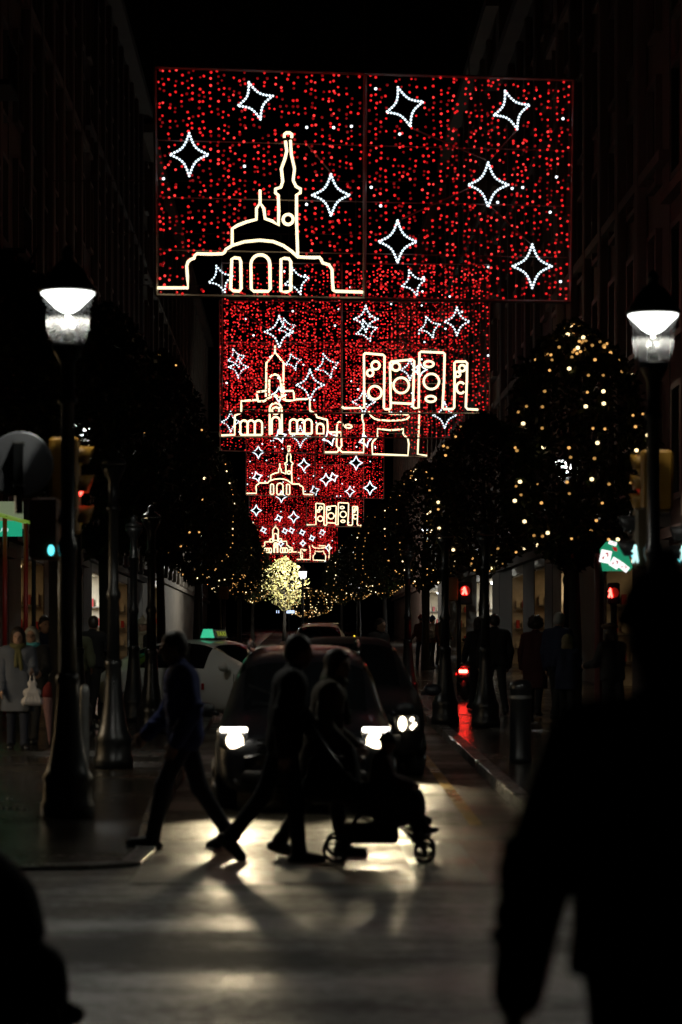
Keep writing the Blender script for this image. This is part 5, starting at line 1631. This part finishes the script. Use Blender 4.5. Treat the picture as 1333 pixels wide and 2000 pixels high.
# ------------------------------------------------------------------ strollers
def stroller(label, x, y, z, rz, k=1.0, hood_up=True, trim=None, cover=False):
    root = thing("stroller", label, "stroller", (x, y, z), rz)
    S = lambda *p: tuple(q * k for q in p)
    f = MB(); r = .014 * k
    for s in (.24, -.24):
        f.tube([S(-.50, s, 1.0), S(-.30, s, .72), S(.0, s, .42), S(.30, s, .13)], r, 7)     # push bar to the front wheel
        f.tube([S(-.34, s, .12), S(-.18, s, .34), S(.0, s, .55), S(.02, s, .62)], r, 7)       # rear leg
        f.tube([S(-.16, s, .34), S(.16, s, .28)], r * .8, 6)
    f.tube([S(-.50, .24, 1.0), S(-.53, .1, 1.03), S(-.53, -.1, 1.03), S(-.50, -.24, 1.0)], r * 1.4, 8)
    f.tube([S(-.34, .24, .12), S(-.34, -.24, .12)], r, 6)
    f.build("frame", M['iron'], root, True, world=False)
    for (x_, s, r_) in ((-.34, .28, .105), (-.34, -.28, .105), (.33, .25, .085), (.33, -.25, .085)):
        for o_ in ((.022, -.022) if x_ > 0 else (0,)):
            w = MB(); w.tube([S(x_ + r_ * .86 * math.cos(t), s + o_, r_ + r_ * .86 * math.sin(t)) for t in np.linspace(0, 6.0, 20)], .014 * k, 6, closed=True)
            w.tube([S(x_ - r_ * .8, s + o_, r_), S(x_ + r_ * .8, s + o_, r_)], .006 * k, 5); w.tube([S(x_, s + o_, r_ * .2), S(x_, s + o_, r_ * 1.8)], .006 * k, 5)
            w.lathe([(0, -.02 * k), (.022 * k, -.02 * k), (.022 * k, .02 * k), (0, .02 * k)], S(x_, s + o_, r_), 10, axis='y')
            w.build("wheel", M['rubber'], root, True, world=False)
    fk = MB(); 
    for s in (.25, -.25): fk.tube([S(.30, s, .16), S(.33, s + .0, .085)], .018 * k, 6)
    fk.build("fork", M['black_plastic'], root, True, world=False)
    seat = Field(); seat.cap((-.15, .15, .42), (-.15, -.15, .42), .05, .05, .04); seat.cap((.12, .15, .42), (.12, -.15, .42), .04, .04, .04); seat.ell((-.02, 0, .42), (.2, .2, .05), .03)
    seat.ell((-.22, 0, .62), (.06, .2, .26), .04); seat.ell((-.03, 0, .47), (.27, .23, .13), .05); seat.ell((.10, 0, .36), (.17, .20, .10), .05)
    for s in (1, -1): seat.cap((-.2, s * .2, .5), (.14, s * .2, .52), .03, .03, .03)
    for i, p in enumerate(seat.P):
        seat.P[i] = (p[0], p[1] * k, p[2] * k, p[3] * k if p[0] == 'c' else p[3], p[4] * k, p[5] * k)
    fmesh("seat", seat, .016, C_dark, root)
    b = MB(); b.box(S(-.08, 0, .22), S(.42, .4, .15), bev=.02); b.build("basket", C_dark, root, True, world=False)
    b = MB(); b.box(S(.28, 0, .20), S(.16, .34, .025), bev=.006); b.tube([S(.14, .16, .4), S(.26, .16, .21)], .012 * k, 6); b.tube([S(.14, -.16, .4), S(.26, -.16, .21)], .012 * k, 6); b.build("footrest", M['black_plastic'], root, True, world=False)
    if hood_up:
        V, F = [], []
        n1, n2 = 14, 12
        for i in range(n1 + 1):
            a = R(-12 + 150 * i / n1)   # from the front edge over the top to the back
            for j in range(n2 + 1):
                b_ = math.pi * (j / n2 - .5)
                ca = math.cos(a) * .34 - .10; sa_ = math.sin(a) * .34 + .62
                rib = 1 + .015 * math.cos(a * 12)
                V.append(S((ca + .10) * math.cos(b_) ** .35 * rib - .10 if abs(b_) < 1.57 else -.10, math.sin(b_) * .235, .62 + (sa_ - .62) * max(.0, math.cos(b_)) ** .35 * rib))
        for i in range(n1):
            for j in range(n2):
                a = i * (n2 + 1) + j; F.append((a, a + 1, a + n2 + 2, a + n2 + 1))
        o = mesh_obj("hood", V, F, C_dark, root, True)
        md = o.modifiers.new("thickness", 'SOLIDIFY'); md.thickness = .012
        if trim:
            t = MB(); t.tube(V[:n2 + 1], .012 * k, 6); t.build("hood_trim", trim, root, True, world=False)
    if cover:
        c = Field(); c.ell((.10, 0, .50), (.22, .19, .11), .05); c.ell((.25, 0, .40), (.09, .17, .14), .05); c.cap((.30, .08, .30), (.35, .09, .30), .05, .04, .03); c.cap((.30, -.08, .30), (.34, -.08, .25), .05, .04, .03)
        for i, p in enumerate(c.P): c.P[i] = (p[0], p[1] * k, p[2] * k, p[3] * k if p[0] == 'c' else p[3], p[4] * k, p[5] * k)
        fmesh("leg_cover", c, .016, C_black, root)
    return root
xs_ = UX(748, 19.3)
stroller("dark stroller with a child in it, pushed over the crossing", xs_, 19.6, 0, R(-3), 1.0, False, None, True)
hb = thing("shoulder_bag", "dark bulging bag hung from the push bar of the stroller on the crossing", "bag", (xs_ - .40, 19.55, .44), R(-3))
Bf = Field(); Bf.cap((-.10, 0, .12), (.10, 0, .12), .12, .12, .06); Bf.cap((-.08, 0, .28), (.08, 0, .28), .09, .09, .06); Bf.ell((.02, -.08, .15), (.11, .06, .09), .03)
Bf.cap((-.06, 0, .34), (-.10, 0, .56), .012, .012, .01); Bf.cap((.06, 0, .34), (-.09, 0, .56), .012, .012, .01)
fmesh("bag_body", Bf, .012, C_black, hb)
person("small child in a dark red jacket sitting in the stroller", xs_ - .02, 19.6, 0, R(-3), .98, ((76, 52, -14), (70, 58, -20)), ((24, 8, 50), (24, 8, 50)), 6, (0, 12), C_red, C_dark, M['black_plastic'], H_dark, 'bald', .05, 0, vox=.010, bulk=1.7, pelvis=.52, hat=('beanie', C_black))
y0_ = 9.4
stroller("dark hooded stroller with red trim cut by the left edge", UX(-40, y0_), y0_, 0, R(-12), .97, True, C_redcap, True)

# people on the left pavement
def ped(label, px, y, face, **kw):
    z = gz(y) + PAV
    kw.setdefault('group', "people walking on the pavements")
    rs = random.Random(int(px * 7 + y))
    kw.setdefault('legs', ((rs.uniform(2, 20), rs.uniform(2, 12), -3), (rs.uniform(-18, -2), rs.uniform(4, 16), 8)))
    kw.setdefault('arms', ((rs.uniform(-12, 25), rs.uniform(6, 14), rs.uniform(10, 60)), (rs.uniform(-12, 25), rs.uniform(6, 14), rs.uniform(10, 60))))
    kw.setdefault('head', (rs.uniform(-25, 25), rs.uniform(0, 12)))
    return person(label, UX(px, y), y, z, face, **kw)
yw1 = 33.5
w1, i1 = ped("woman in a blue grey coat carrying a white plastic bag", 35, yw1, FC + R(8), H=1.60, coat=C_grey, trousers=C_jeans, shoes=M['car_black'], hair=H_dark, hairstyle='bob', skirt=.40, scarf=C_olive, arms=((18, 6, 70), (6, 9, 15)), legs=((10, 4, 0), (-7, 8, 4)), vox=.012, bulk=1.4)
# bag hanging from her left hand
hx = i1['hand'][0]
ca, sa = math.cos(FC + R(8)), math.sin(FC + R(8))
bx_, by_ = UX(35, yw1) + hx[0] * ca - hx[1] * sa, yw1 + hx[0] * sa + hx[1] * ca
bz_ = gz(yw1) + PAV + hx[2]
bag = thing("plastic_bag", "white plastic carrier bag hanging from the woman's hand", "bag", (bx_, by_, bz_ - .02), R(12))
Bf = Field(); Bf.cap((-.09, 0, -.36), (.09, 0, -.36), .055, .055, .05); Bf.cap((-.07, 0, -.24), (.07, 0, -.24), .05, .05, .05); Bf.cap((-.03, 0, -.13), (.03, 0, -.13), .035, .035, .05)
for q in range(5): Bf.cap((-.10 + .05 * q, -.045, -.36), (-.03 + .015 * q, -.03, -.14), .016, .010, .02)
Bf.cap((-.035, 0, -.14), (-.02, 0, 0), .014, .01, .02); Bf.cap((.035, 0, -.14), (.02, 0, 0), .014, .01, .02); Bf.cap((-.02, 0, 0), (.02, 0, 0), .01, .01, .01)
fmesh("bag_body", Bf, .010, cloth("white_plastic", (.62, .58, .57), .4), bag)
ped("grey haired woman with spectacles and a teal scarf", 65, 35.0, FC + R(-12), H=1.62, coat=C_black, trousers=C_dark, hair=H_grey, hairstyle='bob', skirt=.35, scarf=C_teal, glasses=True, vox=.012, head=(8, 2))
ped("dark haired man behind the grey haired woman", 86, 37.5, FC + R(20), H=1.76, coat=C_navy, trousers=C_dark, hair=H_dark, hairstyle='short', vox=.016)
yu = 34.2
um = thing("furled_umbrella", "furled pink and red umbrella pointing down beside the lamp base", "umbrella", (UX(97, yu), yu, gz(yu) + PAV), 0)
u = MB(); u.tube([(0, 0, .02), (0, 0, .10), (-.01, 0, .35), (-.03, 0, .62), (-.03, 0, .68)], [.006, .02, .045, .075, .05], 10); u.build("canopy", C_pink, um, True, world=False)
u = MB(); u.tube([(-.03, 0, .66), (-.025, 0, .78), (.0, 0, .86)], [.07, .06, .02], 10); u.build("cap", cloth("red_cloth", (.22, .025, .02)), um, True, world=False)
u = MB(); u.tube([(0, 0, .84), (.0, 0, .95), (.03, 0, .99), (.05, 0, .96)], .012, 7); u.build("handle", M['iron'], um, True, world=False)
ped("grey haired person with a mustard bag between the lamp and a trunk", 150, 41.0, FC + R(5), H=1.66, coat=C_green, trousers=C_dark, hair=H_white, hairstyle='short', vox=.018)
yy_ = 40.6
sb = thing("shoulder_bag", "mustard shoulder bag hanging in front of the grey haired person", "bag", (UX(149, yy_), yy_ - .12, gz(yy_) + PAV + .72), 0)
u = MB(); u.box((0, 0, .14), (.30, .10, .28), bev=.04); u.build("bag_body", C_yellow, sb, True, world=False)
u = MB(); u.tube([(-.13, 0, .27), (-.08, .02, .62), (.02, .03, .74)], .014, 6); u.tube([(.13, 0, .27), (.08, .02, .62), (.02, .03, .74)], .014, 6); u.build("strap", C_yellow, sb, True, world=False)
ped("dark figure standing between the pale bollard and a trunk", 180, 43.0, FC + R(160), H=1.74, coat=C_black, trousers=C_dark, hair=H_dark, vox=.018)
ped("person in a cream hat and cream scarf left of the man in blue", 283, 46.0, FC + R(-30), H=1.68, coat=C_black, trousers=C_dark, scarf=C_cream, hat=('beanie', C_cream), vox=.018)

# people up the street and on the right pavement
person("bare headed man in dark clothes walking ahead behind the rear car", UX(738, 49), 49, gz(49), FC + R(50), 1.80, coat=C_black, trousers=C_dark, hair=H_dark, vox=.018, bulk=1.6, group="people in the roadway beyond the cars")
y8 = 84.0
ped("person in a red knit hat and rust jacket in the distance", 824, y8, BK + R(20), H=1.72, coat=C_orange, trousers=C_jeans, hat=('beanie', C_redcap), vox=.03)
ped("person in a blue hat and rust jacket carrying a silver backpack", 843, y8 - 1.5, BK + R(-40), H=1.70, coat=C_orange, trousers=C_dark, hat=('beanie', C_bluecap), vox=.03)
bp = thing("backpack", "shiny silver grey backpack on the distant person's back", "backpack", (UX(840, y8 - 1.75), y8 - 1.78, gz(y8) + PAV + .95), R(-5))
u = MB(); u.box((0, 0, .24), (.34, .16, .48), bev=.05); u.build("bag_body", mat("silver_nylon", (.35, .36, .38), .3, .5, bump=.6, bscale=14), bp, True, world=False)
u = MB(); u.box((0, -.10, .14), (.24, .06, .2), bev=.02); u.build("pocket", mat("grey_nylon", (.2, .2, .22), .4), bp, True, world=False)
ped("person in a dull green coat beside the backpack wearer", 862, y8 + 1, FC + R(30), H=1.74, coat=C_green, trousers=C_dark, hair=H_grey, vox=.03)
ped("dark figure in front of the white shop window", 938, 47.0, BK + R(10), H=1.72, coat=C_black, trousers=C_dark, hair=H_dark, hairstyle='bob', vox=.018)
ped("broad dark figure right of the white shop window", 968, 45.0, FC + R(190), H=1.80, coat=C_black, trousers=C_dark, hair=H_dark, vox=.018, bulk=1.6)
ped("woman with curly hair in a dark red coat seen from behind", 1046, 44.0, BK + R(-15), H=1.72, coat=C_red, trousers=C_dark, hair=H_dark, hairstyle='curly', skirt=.45, vox=.018)
ped("white haired man in a navy jacket seen from behind", 1089, 42.5, BK + R(-35), H=1.80, coat=C_navy, trousers=C_dark, hair=H_white, vox=.016, bulk=1.5)
ped("child in a blue coat with a pale fur hood", 1108, 41.0, BK + R(-10), H=1.45, coat=cloth("child_blue_coat", (.012, .018, .05)), trousers=C_dark, hat=('hood', cloth("pale_fur", (.22, .18, .10))), skirt=.25, vox=.016)
ped("person in a brown beret behind the dark red column", 1197, 37.0, BK + R(30), H=1.62, coat=C_black, trousers=C_dark, hat=('beret', C_brown), hair=H_dark, hairstyle='bob', vox=.016)
for o in list(scene.objects):
    if o.name.startswith("tmp_"): bpy.data.objects.remove(o)
